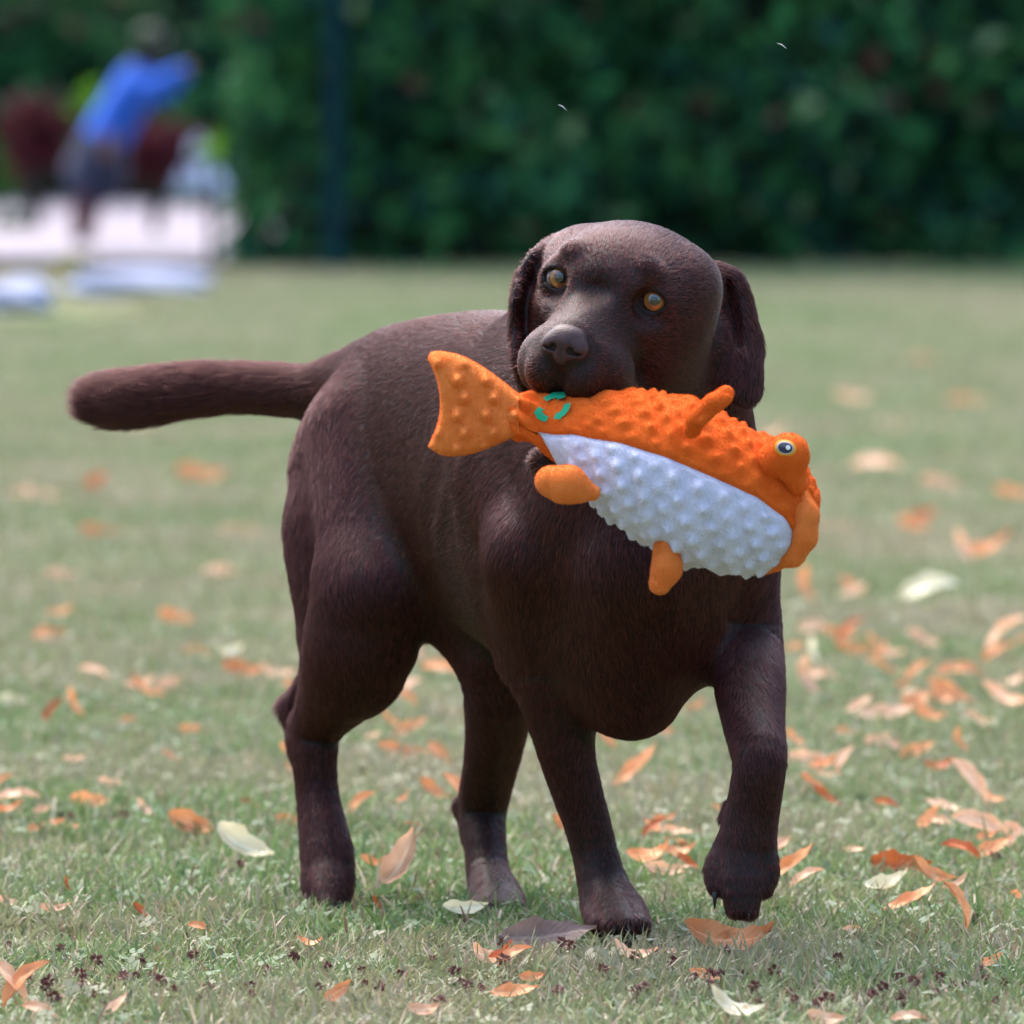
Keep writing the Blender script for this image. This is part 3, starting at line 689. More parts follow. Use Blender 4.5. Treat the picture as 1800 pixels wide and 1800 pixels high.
# ------------------------------------------------------------------ eyes, nose, claws
def basis_obj(o, loc, x, y, z):
    o.matrix_world = Matrix(((x[0], y[0], z[0], loc[0]), (x[1], y[1], z[1], loc[1]), (x[2], y[2], z[2], loc[2]), (0, 0, 0, 1)))
def eye_material():
    t = NT('dog_eye'); c = t.coord()
    sx = t.new('ShaderNodeSeparateXYZ'); t.ln(c, sx.inputs[0])
    r = t.math('SQRT', t.math('ADD', t.math('POWER', sx.outputs[0], 2.0), t.math('POWER', sx.outputs[1], 2.0)))
    rr = t.math('MULTIPLY', r, 1 / 0.0145)
    nz = t.math('MULTIPLY', t.noise(c, 700, 2), 0.06)
    t.color(t.ramp(t.math('SUBTRACT', t.math('ADD', rr, nz), 0.03), [(0.0, (0.004, 0.004, 0.006)), (0.33, (0.004, 0.004, 0.006)), (0.38, (0.15, 0.060, 0.016)),
            (0.64, (0.30, 0.130, 0.038)), (0.73, (0.06, 0.024, 0.010)), (0.78, (0.02, 0.010, 0.009)), (0.88, (0.20, 0.16, 0.16)), (1.0, (0.25, 0.2, 0.2))]))
    t.set(Roughness=0.06, Specular_IOR_Level=0.7, Coat_Weight=1.0, Coat_Roughness=0.02)
    return t.m
M_EYE = eye_material()
def uv_sphere(name, r, nu=40, nv=24):
    V = [(0, 0, r)]; F = []
    for j in range(1, nv):
        th = math.pi * j / nv
        V += [(r * math.sin(th) * math.cos(2 * math.pi * i / nu), r * math.sin(th) * math.sin(2 * math.pi * i / nu), r * math.cos(th)) for i in range(nu)]
    V.append((0, 0, -r))
    for i in range(nu):
        k = (i + 1) % nu
        F.append((0, 1 + i, 1 + k))
        for j in range(nv - 2): F.append((1 + j * nu + i, 1 + (j + 1) * nu + i, 1 + (j + 1) * nu + k, 1 + j * nu + k))
        F.append((len(V) - 1, 1 + (nv - 2) * nu + k, 1 + (nv - 2) * nu + i))
    return mesh_np(name, V, F)
eye_me = uv_sphere('eyeball', 0.0145); eye_me.materials.append(M_EYE)
for s in (-1, 1):
    o = bpy.data.objects.new('eye', eye_me); link(o)
    c = H(*EYES[s]); gz = unit(np.array([-0.10, CAM_Y, CAM_H]) - c + np.array([s * 0.35, 0, 0.0])); gx = unit(np.cross(Z3, gz)); gy = np.cross(gz, gx)
    basis_obj(o, c, gx, gy, gz); bpy.context.view_layer.update()
    o.parent = dog_root; o.matrix_parent_inverse = dog_root.matrix_basis.inverted()
nose = Solid()
def EN(c, r, k=0.004, op='u'): nose.ell(H(*c), HA, r, k, hb, op)
EN((0, 0.150, -0.022), (0.019, 0.013, 0.0145))
EN((0, 0.140, -0.014), (0.017, 0.016, 0.009), 0.006)
EN((0, 0.152, -0.033), (0.009, 0.010, 0.010))
for s in (-1, 1):
    EN((s * 0.0125, 0.150, -0.026), (0.0100, 0.0115, 0.0105), 0.004)
    EN((s * 0.0085, 0.163, -0.0275), (0.0036, 0.0085, 0.0042), 0.0025, 'c')
    EN((s * 0.0150, 0.160, -0.0290), (0.0060, 0.0060, 0.0017), 0.002, 'c')
EN((0, 0.168, -0.033), (0.0011, 0.008, 0.011), 0.0025, 'c')
nc = H(0, 0.15, -0.024)
nose_me = nose.mesh('dog_nose', nc - 0.036, nc + 0.036, 0.0016, 1)
def nose_material():
    t = NT('liver_nose'); c = t.coord()
    v = t.new('ShaderNodeTexVoronoi', Scale=650.0); t.ln(c, v.inputs['Vector'])
    t.color(t.ramp(t.noise(c, 120), [(0.35, (0.040, 0.018, 0.020)), (0.7, (0.066, 0.031, 0.033))]))
    t.set(Roughness=0.44, Specular_IOR_Level=0.3)
    t.bump(v.outputs['Distance'], 0.35, 0.0008)
    return t.m
obj('nose', nose_me, nose_material(), dog_root)
def claw_mesh():
    V, F = [], []
    for i in range(7):
        u = i / 6; r = 0.0034 * (1 - u) ** 0.7 + 0.0003
        for j in range(8):
            a = 2 * math.pi * j / 8
            V.append((r * 0.8 * math.cos(a), 0.015 * u, r * math.sin(a) - 0.006 * u * u))
    for i in range(6):
        for j in range(8): F.append((i * 8 + j, i * 8 + (j + 1) % 8, (i + 1) * 8 + (j + 1) % 8, (i + 1) * 8 + j))
    F.append(tuple(range(48, 56)))
    return mesh_np('claw', V, F)
t = NT('dark_claw'); t.set(Base_Color=(0.012, 0.010, 0.013, 1), Roughness=0.35); M_CLAW = t.m
claw_me = claw_mesh(); claw_me.materials.append(M_CLAW)
CLAWS = []
def claw(pxl, direction, s=1.0):
    o = bpy.data.objects.new('claw', claw_me); link(o)
    y = unit(direction); x = unit(np.cross(y, Z3 if abs(y[2]) < 0.9 else np.array([0, -1.0, 0]))); z = np.cross(x, y)
    basis_obj(o, P(*pxl), x * s, y * s, z * s); bpy.context.view_layer.update()
    o.parent = dog_root; o.matrix_parent_inverse = dog_root.matrix_basis.inverted(); CLAWS.append(P(*pxl))
claw((1269, 1436, 9.672), (-0.7, -0.2, -0.8), 0.6)
claw((1257, 1570, 9.632), (-0.1, -0.5, -1), 0.95)
claw((1316, 1606, 9.622), (0.05, -0.5, -1), 0.5)
for dx, dd in ((-32, 0.012), (-11, -0.010), (12, -0.014), (33, -0.004)):
    claw((1088 + dx * 1.1 + 3, 1628, 9.782 + dd), (0.15, -1, -0.5), 0.6)
    claw((876 + dx * 0.9, 1597, 10.092 + dd), (0.1, -1, -0.5), 0.55)
    claw((577 + dx * 0.8, 1588, 10.127 + dd), (0.1, -0.7, -0.8), 0.55)

# ------------------------------------------------------------------ coat of short hair
def make_fur(n_hair):
    me = body_me; me.calc_loop_triangles()
    nt = len(me.loop_triangles); tv = np.empty(nt * 3, np.int32); me.loop_triangles.foreach_get('vertices', tv); tv = tv.reshape(-1, 3)
    co = np.empty(len(me.vertices) * 3, np.float32); me.vertices.foreach_get('co', co); co = co.reshape(-1, 3).astype(float)
    nr = np.empty(len(me.vertices) * 3, np.float32); me.vertex_normals.foreach_get('vector', nr); nr = nr.reshape(-1, 3).astype(float)
    a, b, c = co[tv[:, 0]], co[tv[:, 1]], co[tv[:, 2]]
    area = np.linalg.norm(np.cross(b - a, c - a), axis=1) / 2
    cen = (a + b + c) / 3; hd = np.linalg.norm(cen - H(0, 0.04, -0.01), axis=1)
    wgt = area * np.where(hd < 0.17, 1.7, 1.0)
    fn_ = nr[tv].mean(1); view = cen - _c
    wgt *= np.where((fn_ * view).sum(1) > 0.25 * np.linalg.norm(view, axis=1), 0.35, 1.0)
    ti = rng.choice(nt, n_hair, p=wgt / wgt.sum())
    u, v = rng.random(n_hair), rng.random(n_hair); sw = u + v > 1; u[sw], v[sw] = 1 - u[sw], 1 - v[sw]; w = 1 - u - v
    pos = a[ti] * w[:, None] + b[ti] * u[:, None] + c[ti] * v[:, None]
    nn = nr[tv[ti, 0]] * w[:, None] + nr[tv[ti, 1]] * u[:, None] + nr[tv[ti, 2]] * v[:, None]
    nn /= np.linalg.norm(nn, axis=1)[:, None] + 1e-9
    l = (pos - HC) @ HA.T
    keep = pos[:, 2] > 0.004
    for s in (-1, 1): keep &= np.linalg.norm(l - np.array(EYES[s]) - (0, 0.006, 0), axis=1) > 0.0155
    keep &= ((l - (0, 0.150, -0.026)) / (0.023, 0.019, 0.018) * 1.0 > 1e9).any(1) | ((((l - (0, 0.150, -0.026)) / (0.0225, 0.018, 0.0175)) ** 2).sum(1) > 1)
    pos, nn, l = pos[keep], nn[keep], l[keep]; n = len(pos)
    _, fl = dog(pos, want_flow=True)
    inhead = (np.linalg.norm(l / (1.1, 1.3, 1.0) - (0, 0.02, -0.01), axis=1) < 0.115)
    fl[inhead] = 0.5 * fl[inhead] + 0.5 * (-HY * 0.9 - HZ * 0.25)
    def ease(x, a, b): return np.clip((x - a) / (b - a), 0, 1)
    lw = 1 - ease(pos[:, 2], 0.16, 0.30); fl = fl * (1 - lw)[:, None] + lw[:, None] * np.array([0.05, -0.12, -1.0])
    for s in (-1, 1):                                                   # the brow whorls stand the other way
        bw = np.exp(-(np.linalg.norm(l - (s * 0.034, 0.060, 0.050), axis=1) / 0.014) ** 2); fl = fl * (1 - bw)[:, None] + bw[:, None] * (HZ * 0.6 + HY * 0.9)
    fl += rng.normal(0, 0.13, (n, 3))
    # slow swirls so that the lie of the coat is never even
    sw = np.stack([np.sin(pos[:, 1] * 37 + pos[:, 2] * 21), np.sin(pos[:, 0] * 33 - pos[:, 2] * 29), np.sin(pos[:, 0] * 27 + pos[:, 1] * 31)], 1)
    fl += 0.16 * sw
    tan = fl - (fl * nn).sum(1)[:, None] * nn; tan /= np.linalg.norm(tan, axis=1)[:, None] + 1e-6
    def ease(x, a, b): return np.clip((x - a) / (b - a), 0, 1)
    hd = np.linalg.norm(l / (1.1, 1.3, 1.0) - (0, 0.02, -0.01), axis=1)
    ln = 0.0070 + 0.0040 * ease(hd, 0.10, 0.16)
    ln -= 0.0028 * ease(l[:, 1], 0.04, 0.10) * (1 - ease(hd, 0.12, 0.15))
    ln += 0.012 * ease(-pos[:, 0], 0.16, 0.30)                          # tail
    ln *= 0.70 + 0.30 * ease(pos[:, 2], 0.08, 0.24)
    ln *= rng.uniform(0.55, 1.2, n)
    lift = rng.uniform(0.08, 0.26, n) * (1 + 1.1 * ease(-pos[:, 0], 0.16, 0.30)) * (1 + 0.9 * (1 - ease(hd, 0.10, 0.16)))
    K = 4; pts = np.empty((n, K, 3))
    for k in range(K):
        u = k / (K - 1)
        pts[:, k] = pos - nn * 0.0006 + tan * (ln * u)[:, None] + nn * (ln * (lift * u - 0.5 * lift * u * u + 0.03))[:, None]
    # whiskers
    wk = []
    for s in (-1, 1):
        for i in range(9):
            st = np.array([s * rng.uniform(0.030, 0.040), rng.uniform(0.085, 0.125), rng.uniform(-0.062, -0.040)])
            dr = unit([s * rng.uniform(0.5, 1), rng.uniform(-0.2, 0.5), rng.uniform(-0.7, 0.1)]); le = rng.uniform(0.025, 0.05)
            wk.append([H(*(st + dr * le * u + np.array([0, 0, -0.012]) * u * u)) for u in np.linspace(0, 1, K)])
    wk = np.array(wk); allp = np.concatenate([pts, wk]); m = len(allp)
    hc = bpy.data.hair_curves.new('fur'); hc.add_curves([K] * m)
    hc.attributes['position'].data.foreach_set('vector', allp.astype(np.float32).ravel())
    rad = np.tile(np.array([0.00022, 0.00021, 0.00015, 0.00004]), (m, 1)); rad[n:] = np.array([0.0002, 0.00016, 0.0001, 0.00004])
    ra = hc.attributes.get('radius') or hc.attributes.new('radius', 'FLOAT', 'POINT')
    ra.data.foreach_set('value', rad.astype(np.float32).ravel())
    hc.materials.append(fur_material())
    o = bpy.data.objects.new('fur', hc); link(o, dog_root); return o
def fur_material():
    t = NT('chocolate_hair')
    hb_ = t.new('ShaderNodeBsdfHairPrincipled', model='CHIANG', parametrization='COLOR')
    hi = t.new('ShaderNodeHairInfo')
    rnd = t.ramp(hi.outputs['Random'], [(0.0, (0.0056, 0.0011, 0.0011)), (0.7, (0.0145, 0.0031, 0.0030)), (1.0, (0.050, 0.0135, 0.0120))])
    t.ln(rnd, hb_.inputs['Color'])
    hb_.inputs['Roughness'].default_value = 0.32; hb_.inputs['Radial Roughness'].default_value = 0.45
    hb_.inputs['Coat'].default_value = 0.0; hb_.inputs['IOR'].default_value = 1.36
    t.color(t.ramp(hi.outputs['Random'], [(0.0, (0.022, 0.0040, 0.0034)), (0.7, (0.070, 0.0150, 0.0112)), (1.0, (0.165, 0.047, 0.031))]))
    t.set(Roughness=0.38, Specular_IOR_Level=0.6); t.b.inputs['Specular Tint'].default_value = (1.0, 0.56, 0.60, 1)
    mx = t.new('ShaderNodeMixShader'); mx.inputs[0].default_value = 0.72
    t.ln(hb_.outputs[0], mx.inputs[1]); t.ln(t.b.outputs[0], mx.inputs[2]); t.ln(mx.outputs[0], t.out.inputs['Surface'])
    return t.m
fur = make_fur(N_HAIR)

# ------------------------------------------------------------------ plush fish
toy = empty('plush_fish', tuple(P(1170, 822, 9.48)))
tag(toy, 'orange plush fish toy with a nubbly lilac belly, held in the dog\'s mouth', 'toy')
def plush(name, c0, c1):
    t = NT(name); c = t.coord()
    n2 = t.noise(c, 900, 2); n1 = t.noise(c, 40, 4)
    t.color(t.mix(t.math('MULTIPLY', n2, 0.35), t.ramp(n1, [(0.3, c0), (0.7, c1)]), tuple(x * 0.6 for x in c0)))
    t.set(Roughness=0.85, Specular_IOR_Level=0.15, Sheen_Weight=0.25, Sheen_Roughness=0.5)
    t.b.inputs['Sheen Tint'].default_value = (*[min(1, x * 1.3 + 0.1) for x in c1], 1)
    t.bump(n2, 0.6, 0.0012)
    return t.m
M_ORANGE = plush('orange_plush', (0.70, 0.115, 0.012), (0.86, 0.165, 0.020))
M_PALE_ORANGE = plush('pale_orange_plush', (0.80, 0.20, 0.036), (0.95, 0.29, 0.07))
M_LILAC = plush('lilac_plush', (0.62, 0.63, 0.78), (0.72, 0.73, 0.88))
SEC = np.array([(893, 722, 9.505, 30), (915, 726, 9.503, 40), (960, 738, 9.50, 47), (1012, 758, 9.495, 70), (1092, 787, 9.485, 108), (1170, 822, 9.48, 131),
                (1252, 864, 9.475, 130), (1330, 895, 9.475, 119), (1385, 916, 9.475, 98), (1416, 926, 9.475, 64), (1428, 930, 9.475, 14)], float)
SECU = np.array([0, 0.04, 0.12, 0.22, 0.37, 0.52, 0.67, 0.81, 0.91, 0.97, 1.0])
TH_U = np.radians([-35, -35, -33, -4, 6, 10, 13, 12, 4, -20, -35]); TH_L = np.radians([-35, -35, -37, -80, -112, -122, -118, -100, -78, -45, -35])
_tu = np.linspace(0, 1, 201); _sp = np.stack([np.interp(_tu, SECU, SEC[:, i]) for i in range(4)], 1)
def sm1(a, w=17):
    k = np.hanning(w + 2)[1:-1]; k /= k.sum(); h = w // 2
    ext = np.concatenate([2 * a[:1] - a[h:0:-1], a, 2 * a[-1:] - a[-2:-h - 2:-1]]); return np.convolve(ext, k, 'valid')
_ctr = np.array([P(*r[:3]) for r in _sp]); _ctr = np.stack([sm1(_ctr[:, i]) for i in range(3)], 1)
_rad = sm1(_sp[:, 3], 11) * 9.48 / FPX; _rad[-8:] = _rad[-9] * np.sqrt(np.clip(1 - ((np.arange(8) + 1) / 8) ** 2, 0.0004, 1))
_thu = sm1(np.interp(_tu, SECU, TH_U), 9); _thl = sm1(np.interp(_tu, SECU, TH_L), 9)
_ax = unit(_ctr[-1] - _ctr[0]); _fr = unit(np.array([0, -1.0, 0]) - (-_ax[1]) * _ax); _up = np.cross(_ax, _fr)
if _up[2] < 0: _up = -_up
def nubs(a, l, pitch=0.0235, rad=0.0058, hgt=0.0056):
    """raised dots on a staggered lattice over the cloth (a along, l around)"""
    out = np.zeros_like(a)
    py_ = pitch * 0.62
    for oa, ol in ((0, 0), (pitch / 2, py_ / 1.0)):
        da = (a - oa + pitch / 2) % pitch - pitch / 2; dl = (l - ol + py_) % (2 * py_) - py_
        out = np.maximum(out, hgt * np.exp(-(da ** 2 + dl ** 2) / rad ** 2 * 1.0) ** 1.0)
    return out
def toy_surf(u, th, off=0.0):
    c = np.stack([np.interp(u, _tu, _ctr[:, i]) for i in range(3)], -1); r = np.interp(u, _tu, _rad) + off
    return c + r[..., None] * (np.cos(th)[..., None] * _fr * 0.88 + np.sin(th)[..., None] * _up)
def panel(name, mat, lo, hi, u0, u1, nu, nt, seed, puff, nb=1.0):
    U, W = np.meshgrid(np.linspace(u0, u1, nu), np.linspace(0, 1, nt), indexing='ij')
    a0, a1 = lo(U), hi(U); TH = a0 + (a1 - a0) * W
    r = np.interp(U, _tu, _rad); L_ = _rad.max() * 5.1
    edge = np.minimum(W, 1 - W) * (a1 - a0) * r
    fade = np.clip(edge / 0.010, 0, 1) * np.clip((U - 0.20) / 0.06, 0, 1) * np.clip((0.985 - U) / 0.03, 0, 1)
    wob = np.clip((U - 0.16) / 0.1, 0, 1) * 0.0016 * 1.0 * 1.0 * np.sin(U * 37 + TH * 3 + seed) * np.sin(TH * 4 + U * 11) + 0.0012 * np.sin(U * 71 + TH * 6)
    jit = (0.0035 if seed == 0 else 0.0012) * np.sin(U * 23 + TH * 2.1 + seed); off = nb * (0.75 + 0.25 * np.sin(U * 61 + TH * 13)) * nubs(U * 0.325 + 0.003 * seed + jit, TH * 0.062 + 0.8 * jit, rad=0.0052) * fade + wob * np.clip(edge / 0.008, 0, 1) - 0.0032 * np.exp(-(edge / 0.0028) ** 2) * ((a1 - a0) < 6.2) + puff * np.clip(edge / 0.02, 0, 1)
    neck = np.exp(-((U - 0.055) / 0.03) ** 2) * 0.004 * np.sin(TH * 9 + U * 60)
    V = toy_surf(U, TH, off + neck * np.clip((0.10 - U) / 0.04, 0, 1)).reshape(-1, 3)
    i = np.arange(nu - 1)[:, None] * nt + np.arange(nt - 1)[None]
    F = np.stack([i, i + 1, i + nt + 1, i + nt], -1).reshape(-1, 4)
    return obj(name, mesh_np(name, V, F), mat, toy)
fu = lambda u: np.interp(u, _tu, _thu); fl_ = lambda u: np.interp(u, _tu, _thl)
panel('back', M_ORANGE, fu, lambda u: fl_(u) + 2 * math.pi, 0.0, 1.0, 230, 250, 0, 0.0, 0.85)
panel('belly', M_LILAC, fl_, fu, 0.115, 0.972, 210, 150, 1, 0.0022, 1.15)
# tail fin
def fin_sheet(name, mat, top, bot, thick, nub=0.0, n=44, m=40, dep=(9.50, 9.50), parent=toy):
    tp, bt = spline(top, n), spline(bot, n); V = []
    for side in (-1, 1):
        for i in range(n):
            u = i / (n - 1)
            for j in range(m):
                v = j / (m - 1); w = 2 * v - 1
                q = tp[i] * (1 - v) + bt[i] * v
                q[0] += 24 * (1 - w * w) * u ** 3
                e = max(0.0, 1 - abs(w) ** 5) ** 0.5 * max(0.0, 1 - u ** 9) ** 0.5
                h = thick * e
                if nub: h += nub * e * max(0, math.sin(q[0] * 0.125 + (int(q[1] / 31) % 2) * 1.6) ) ** 2 * math.sin(q[1] * math.pi / 31) ** 2
                V.append(P(q[0], q[1], dep[0] + (dep[1] - dep[0]) * u) + np.array([0, side * h, 0]))
    F = []
    for s_ in (0, 1):
        for i in range(n - 1):
            for j in range(m - 1):
                a = s_ * n * m + i * m + j; f = (a, a + 1, a + m + 1, a + m); F.append(f if s_ else f[::-1])
    me = mesh_np(name, np.array(V), F); bm = bmesh.new(); bm.from_mesh(me)
    bmesh.ops.remove_doubles(bm, verts=bm.verts, dist=0.0004); bmesh.ops.recalc_face_normals(bm, faces=bm.faces); bm.to_mesh(me); bm.free()
    me.polygons.foreach_set('use_smooth', np.ones(len(me.polygons), bool))
    return obj(name, me, mat, parent)
fin_sheet('tail_fin', M_PALE_ORANGE, [(912, 694), (880, 668), (840, 640), (800, 622), (762, 618), (752, 630)], [(912, 762), (884, 776), (850, 790), (815, 800), (778, 800), (752, 785)], 0.017, 0.010, 60, 56, (9.505, 9.52))
def lump(name, parts, mat, h=0.003):
    s = Solid(); lo, hi = [], []
    for a, b, ra, rb, k in parts:
        s.limb(P(*a), P(*b), px(ra, a[2]), px(rb, b[2]), k); lo += [P(*a), P(*b)]; hi += [P(*a), P(*b)]
    m = max(max(px(p[2], 9.5), px(p[3], 9.5)) for p in parts) + 0.012
    return obj(name, s.mesh(name, np.min(lo, 0) - m, np.max(hi, 0) + m, h, 1), mat, toy)
lump('side_fin', [((1040, 866, 9.432), (1000, 852, 9.425), 14, 30, 0.006), ((1000, 850, 9.425), (968, 846, 9.43), 31, 27, 0.006), ((985, 862, 9.425), (1020, 868, 9.425), 20, 14, 0.006)], M_PALE_ORANGE)
lump('under_fin', [((1174, 962, 9.455), (1172, 1000, 9.45), 25, 25, 0.006), ((1172, 1000, 9.45), (1160, 1026, 9.45), 24, 19, 0.006)], M_PALE_ORANGE)
lump('back_fin', [((1216, 756, 9.412), (1224, 736, 9.395), 14, 16, 0.004), ((1224, 736, 9.395), (1252, 708, 9.39), 15, 14, 0.004), ((1252, 708, 9.39), (1276, 691, 9.40), 14, 13, 0.004),
                  ((1232, 740, 9.388), (1278, 700, 9.392), 9, 9, 0.0015)], M_ORANGE)
lump('lip', [((1408, 872, 9.45), (1416, 905, 9.445), 15, 19, 0.012), ((1416, 905, 9.445), (1414, 945, 9.445), 19, 18, 0.012), ((1414, 945, 9.445), (1396, 978, 9.45), 18, 13, 0.012), ((1396, 978, 9.45), (1345, 1001, 9.465), 13, 8, 0.012)], M_PALE_ORANGE)
bulge = lump('eye_bulge', [((1358, 812, 9.44), (1386, 798, 9.427), 32, 31, 0.012), ((1386, 798, 9.427), (1390, 806, 9.43), 31, 28, 0.012), ((1392, 830, 9.43), (1402, 850, 9.435), 20, 18, 0.006)], M_ORANGE)
def toy_eye():
    t = NT('embroidered_eye'); c = t.coord(); sx = t.new('ShaderNodeSeparateXYZ'); t.ln(c, sx.inputs[0])
    def rad(cx, cy, rx, ry):
        a = t.math('POWER', t.math('DIVIDE', t.math('SUBTRACT', sx.outputs[0], cx), rx), 2.0); b = t.math('POWER', t.math('DIVIDE', t.math('SUBTRACT', sx.outputs[1], cy), ry), 2.0)
        return t.math('SQRT', t.math('ADD', a, b))
    col = t.mix(t.math('LESS_THAN', rad(0, 0, 0.0080, 0.0060), 1.0), (0.80, 0.33, 0.02), (0.50, 0.46, 0.42))
    col = t.mix(t.math('LESS_THAN', rad(0.0002, 0, 0.0068, 0.0050), 1.0), col, (0.035, 0.04, 0.07))
    col = t.mix(t.math('LESS_THAN', rad(0.0028, 0.0006, 0.0021, 0.0022), 1.0), col, (0.8, 0.8, 0.8))
    t.color(col); t.set(Roughness=0.5, Specular_IOR_Level=0.3)
    n = t.new('ShaderNodeTexWave', Scale=900.0); t.ln(c, n.inputs['Vector']); t.bump(n.outputs['Fac'], 0.3, 0.0004)
    V, F = [(0, 0, 0.0022)], []
    for k in range(1, 6):
        for j in range(28):
            a = 2 * math.pi * j / 28; r = k / 5
            V.append((0.0105 * r * math.cos(a), 0.0078 * r * math.sin(a), 0.0012 - 0.0034 * r * r))
    for j in range(28):
        F.append((0, 1 + j, 1 + (j + 1) % 28))
        for k in range(4): F.append((1 + k * 28 + j, 1 + (k + 1) * 28 + j, 1 + (k + 1) * 28 + (j + 1) % 28, 1 + k * 28 + (j + 1) % 28))
    o = obj('eye', mesh_np('toy_eye', V, F), t.m)
    z = unit([-0.12, -1, 0.18]); x = unit(np.cross(np.array([0.2, 0, 1.0]), z)); y = np.cross(z, x)
    basis_obj(o, P(1380, 787, 9.4245 - 0.0168), x, y, z); bpy.context.view_layer.update()
    o.parent = toy; o.matrix_parent_inverse = toy.matrix_basis.inverted()
toy_eye()
# the green three-arrow mark printed near the tail
t = NT('green_print'); t.set(Base_Color=(0.0, 0.30, 0.14, 1), Roughness=0.8); M_GREEN = t.m
mark_c = (966, 716)
def mark_arrow(a0):
    V, F = [], []
    prof = [(0.0, 16.5, 26.5), (0.35, 16, 27), (0.72, 16, 27), (0.72, 12, 30), (1.0, 21, 22)]
    rows = []
    for (t0, i0, o0), (t1, i1, o1) in zip(prof[:-1], prof[1:]):
        for k in range(5):
            u = (k + 0.02) / 4.04; rows.append((t0 + (t1 - t0) * u, i0 + (i1 - i0) * u, o0 + (o1 - o0) * u))
    for tt, ri, ro in rows:
        an = a0 + tt * R(88)
        for r in (ri, (ri + ro) / 2, ro):
            x, y = mark_c[0] + r * math.cos(an), mark_c[1] + r * math.sin(an)
            # back to a place on the cloth
            best = min(((u, np.interp(u, _tu, _ctr[:, 0])) for u in np.linspace(0.03, 0.3, 136)), key=lambda q: abs(P(x, y, 9.46)[0] - q[1] - 0.36 * 0.0))
            u = best[0]; c = np.array([np.interp(u, _tu, _ctr[:, i]) for i in range(3)]); rr = np.interp(u, _tu, _rad)
            s_ = np.clip((P(x, y, 9.48) - c) @ _up / rr, -0.99, 0.99)
            p = toy_surf(np.array([u]), np.array([math.asin(s_)]), 0.0032)[0]
            V.append(p)
    for i in range(len(rows) - 1):
        for j in range(2): F.append((i * 3 + j, i * 3 + j + 1, i * 3 + j + 4, i * 3 + j + 3))
    me = mesh_np('mark', V, F, smooth=False); obj('printed_mark', me, M_GREEN, toy)
for a0 in (R(92), R(-20), R(215)): mark_arrow(a0)

# ------------------------------------------------------------------ the short pile of the plush
def pile(o, n, c, length=0.0014):
    me = o.data; me.calc_loop_triangles(); nt = len(me.loop_triangles); tv = np.empty(nt * 3, np.int32); me.loop_triangles.foreach_get('vertices', tv); tv = tv.reshape(-1, 3)
    co = np.empty(len(me.vertices) * 3, np.float32); me.vertices.foreach_get('co', co); co = co.reshape(-1, 3).astype(float)
    nr = np.empty(len(me.vertices) * 3, np.float32); me.vertex_normals.foreach_get('vector', nr); nr = nr.reshape(-1, 3).astype(float)
    a, b, d = co[tv[:, 0]], co[tv[:, 1]], co[tv[:, 2]]; ar = np.linalg.norm(np.cross(b - a, d - a), axis=1); ti = rng.choice(nt, n, p=ar / ar.sum())
    u, v = rng.random(n), rng.random(n); sw = u + v > 1; u[sw], v[sw] = 1 - u[sw], 1 - v[sw]; w = 1 - u - v
    pos = a[ti] * w[:, None] + b[ti] * u[:, None] + d[ti] * v[:, None]; nn = nr[tv[ti, 0]]
    cen = np.array([np.interp(pos[:, 0], _ctr[:, 0], _ctr[:, i]) for i in range(3)]).T
    if o.name.startswith(('back.', 'belly')) or o.name == 'back': nn = np.where(((pos - cen) * nn).sum(1)[:, None] < 0, -nn, nn)
    dr = nn + rng.normal(0, 0.45, (n, 3)); dr /= np.linalg.norm(dr, axis=1)[:, None]; ln = length * rng.uniform(0.5, 1.2, n); K = 3
    pts_ = np.stack([pos - nn * 0.0003 + dr * (ln * k / 2)[:, None] + rng.normal(0, 0.0002, (n, 3)) * k for k in range(K)], 1)
    hc = bpy.data.hair_curves.new('pile'); hc.add_curves([K] * n); hc.attributes['position'].data.foreach_set('vector', pts_.astype(np.float32).ravel())
    ra = hc.attributes.get('radius') or hc.attributes.new('radius', 'FLOAT', 'POINT'); ra.data.foreach_set('value', np.tile(np.array([0.00016, 0.00013, 0.00006], np.float32), n))
    key = 'pile_%.2f_%.2f' % (c[0], c[1]); m = bpy.data.materials.get(key)
    if m is None:
        t = NT(key); hi = t.new('ShaderNodeHairInfo'); t.color(t.ramp(hi.outputs['Random'], [(0, tuple(x * 0.75 for x in c)), (1, tuple(min(0.95, x * 1.1) for x in c))])); t.set(Roughness=0.8, Specular_IOR_Level=0.1); m = t.m
    hc.materials.append(m); h = bpy.data.objects.new('pile', hc); link(h); h.parent = o; return h
bpy.context.view_layer.update()
for o in list(toy.children):
    nm = o.name.split('.')[0]
    if nm in ('back', 'belly', 'tail_fin', 'side_fin', 'under_fin', 'back_fin', 'lip', 'eye_bulge'):
        n_ = {'back': 70000, 'belly': 40000, 'tail_fin': 22000}.get(nm, 7000)
        h = pile(o, n_, (0.82, 0.82, 0.97) if nm == 'belly' else ((0.98, 0.20, 0.024) if nm in ('back', 'back_fin', 'eye_bulge') else (0.95, 0.29, 0.07)))
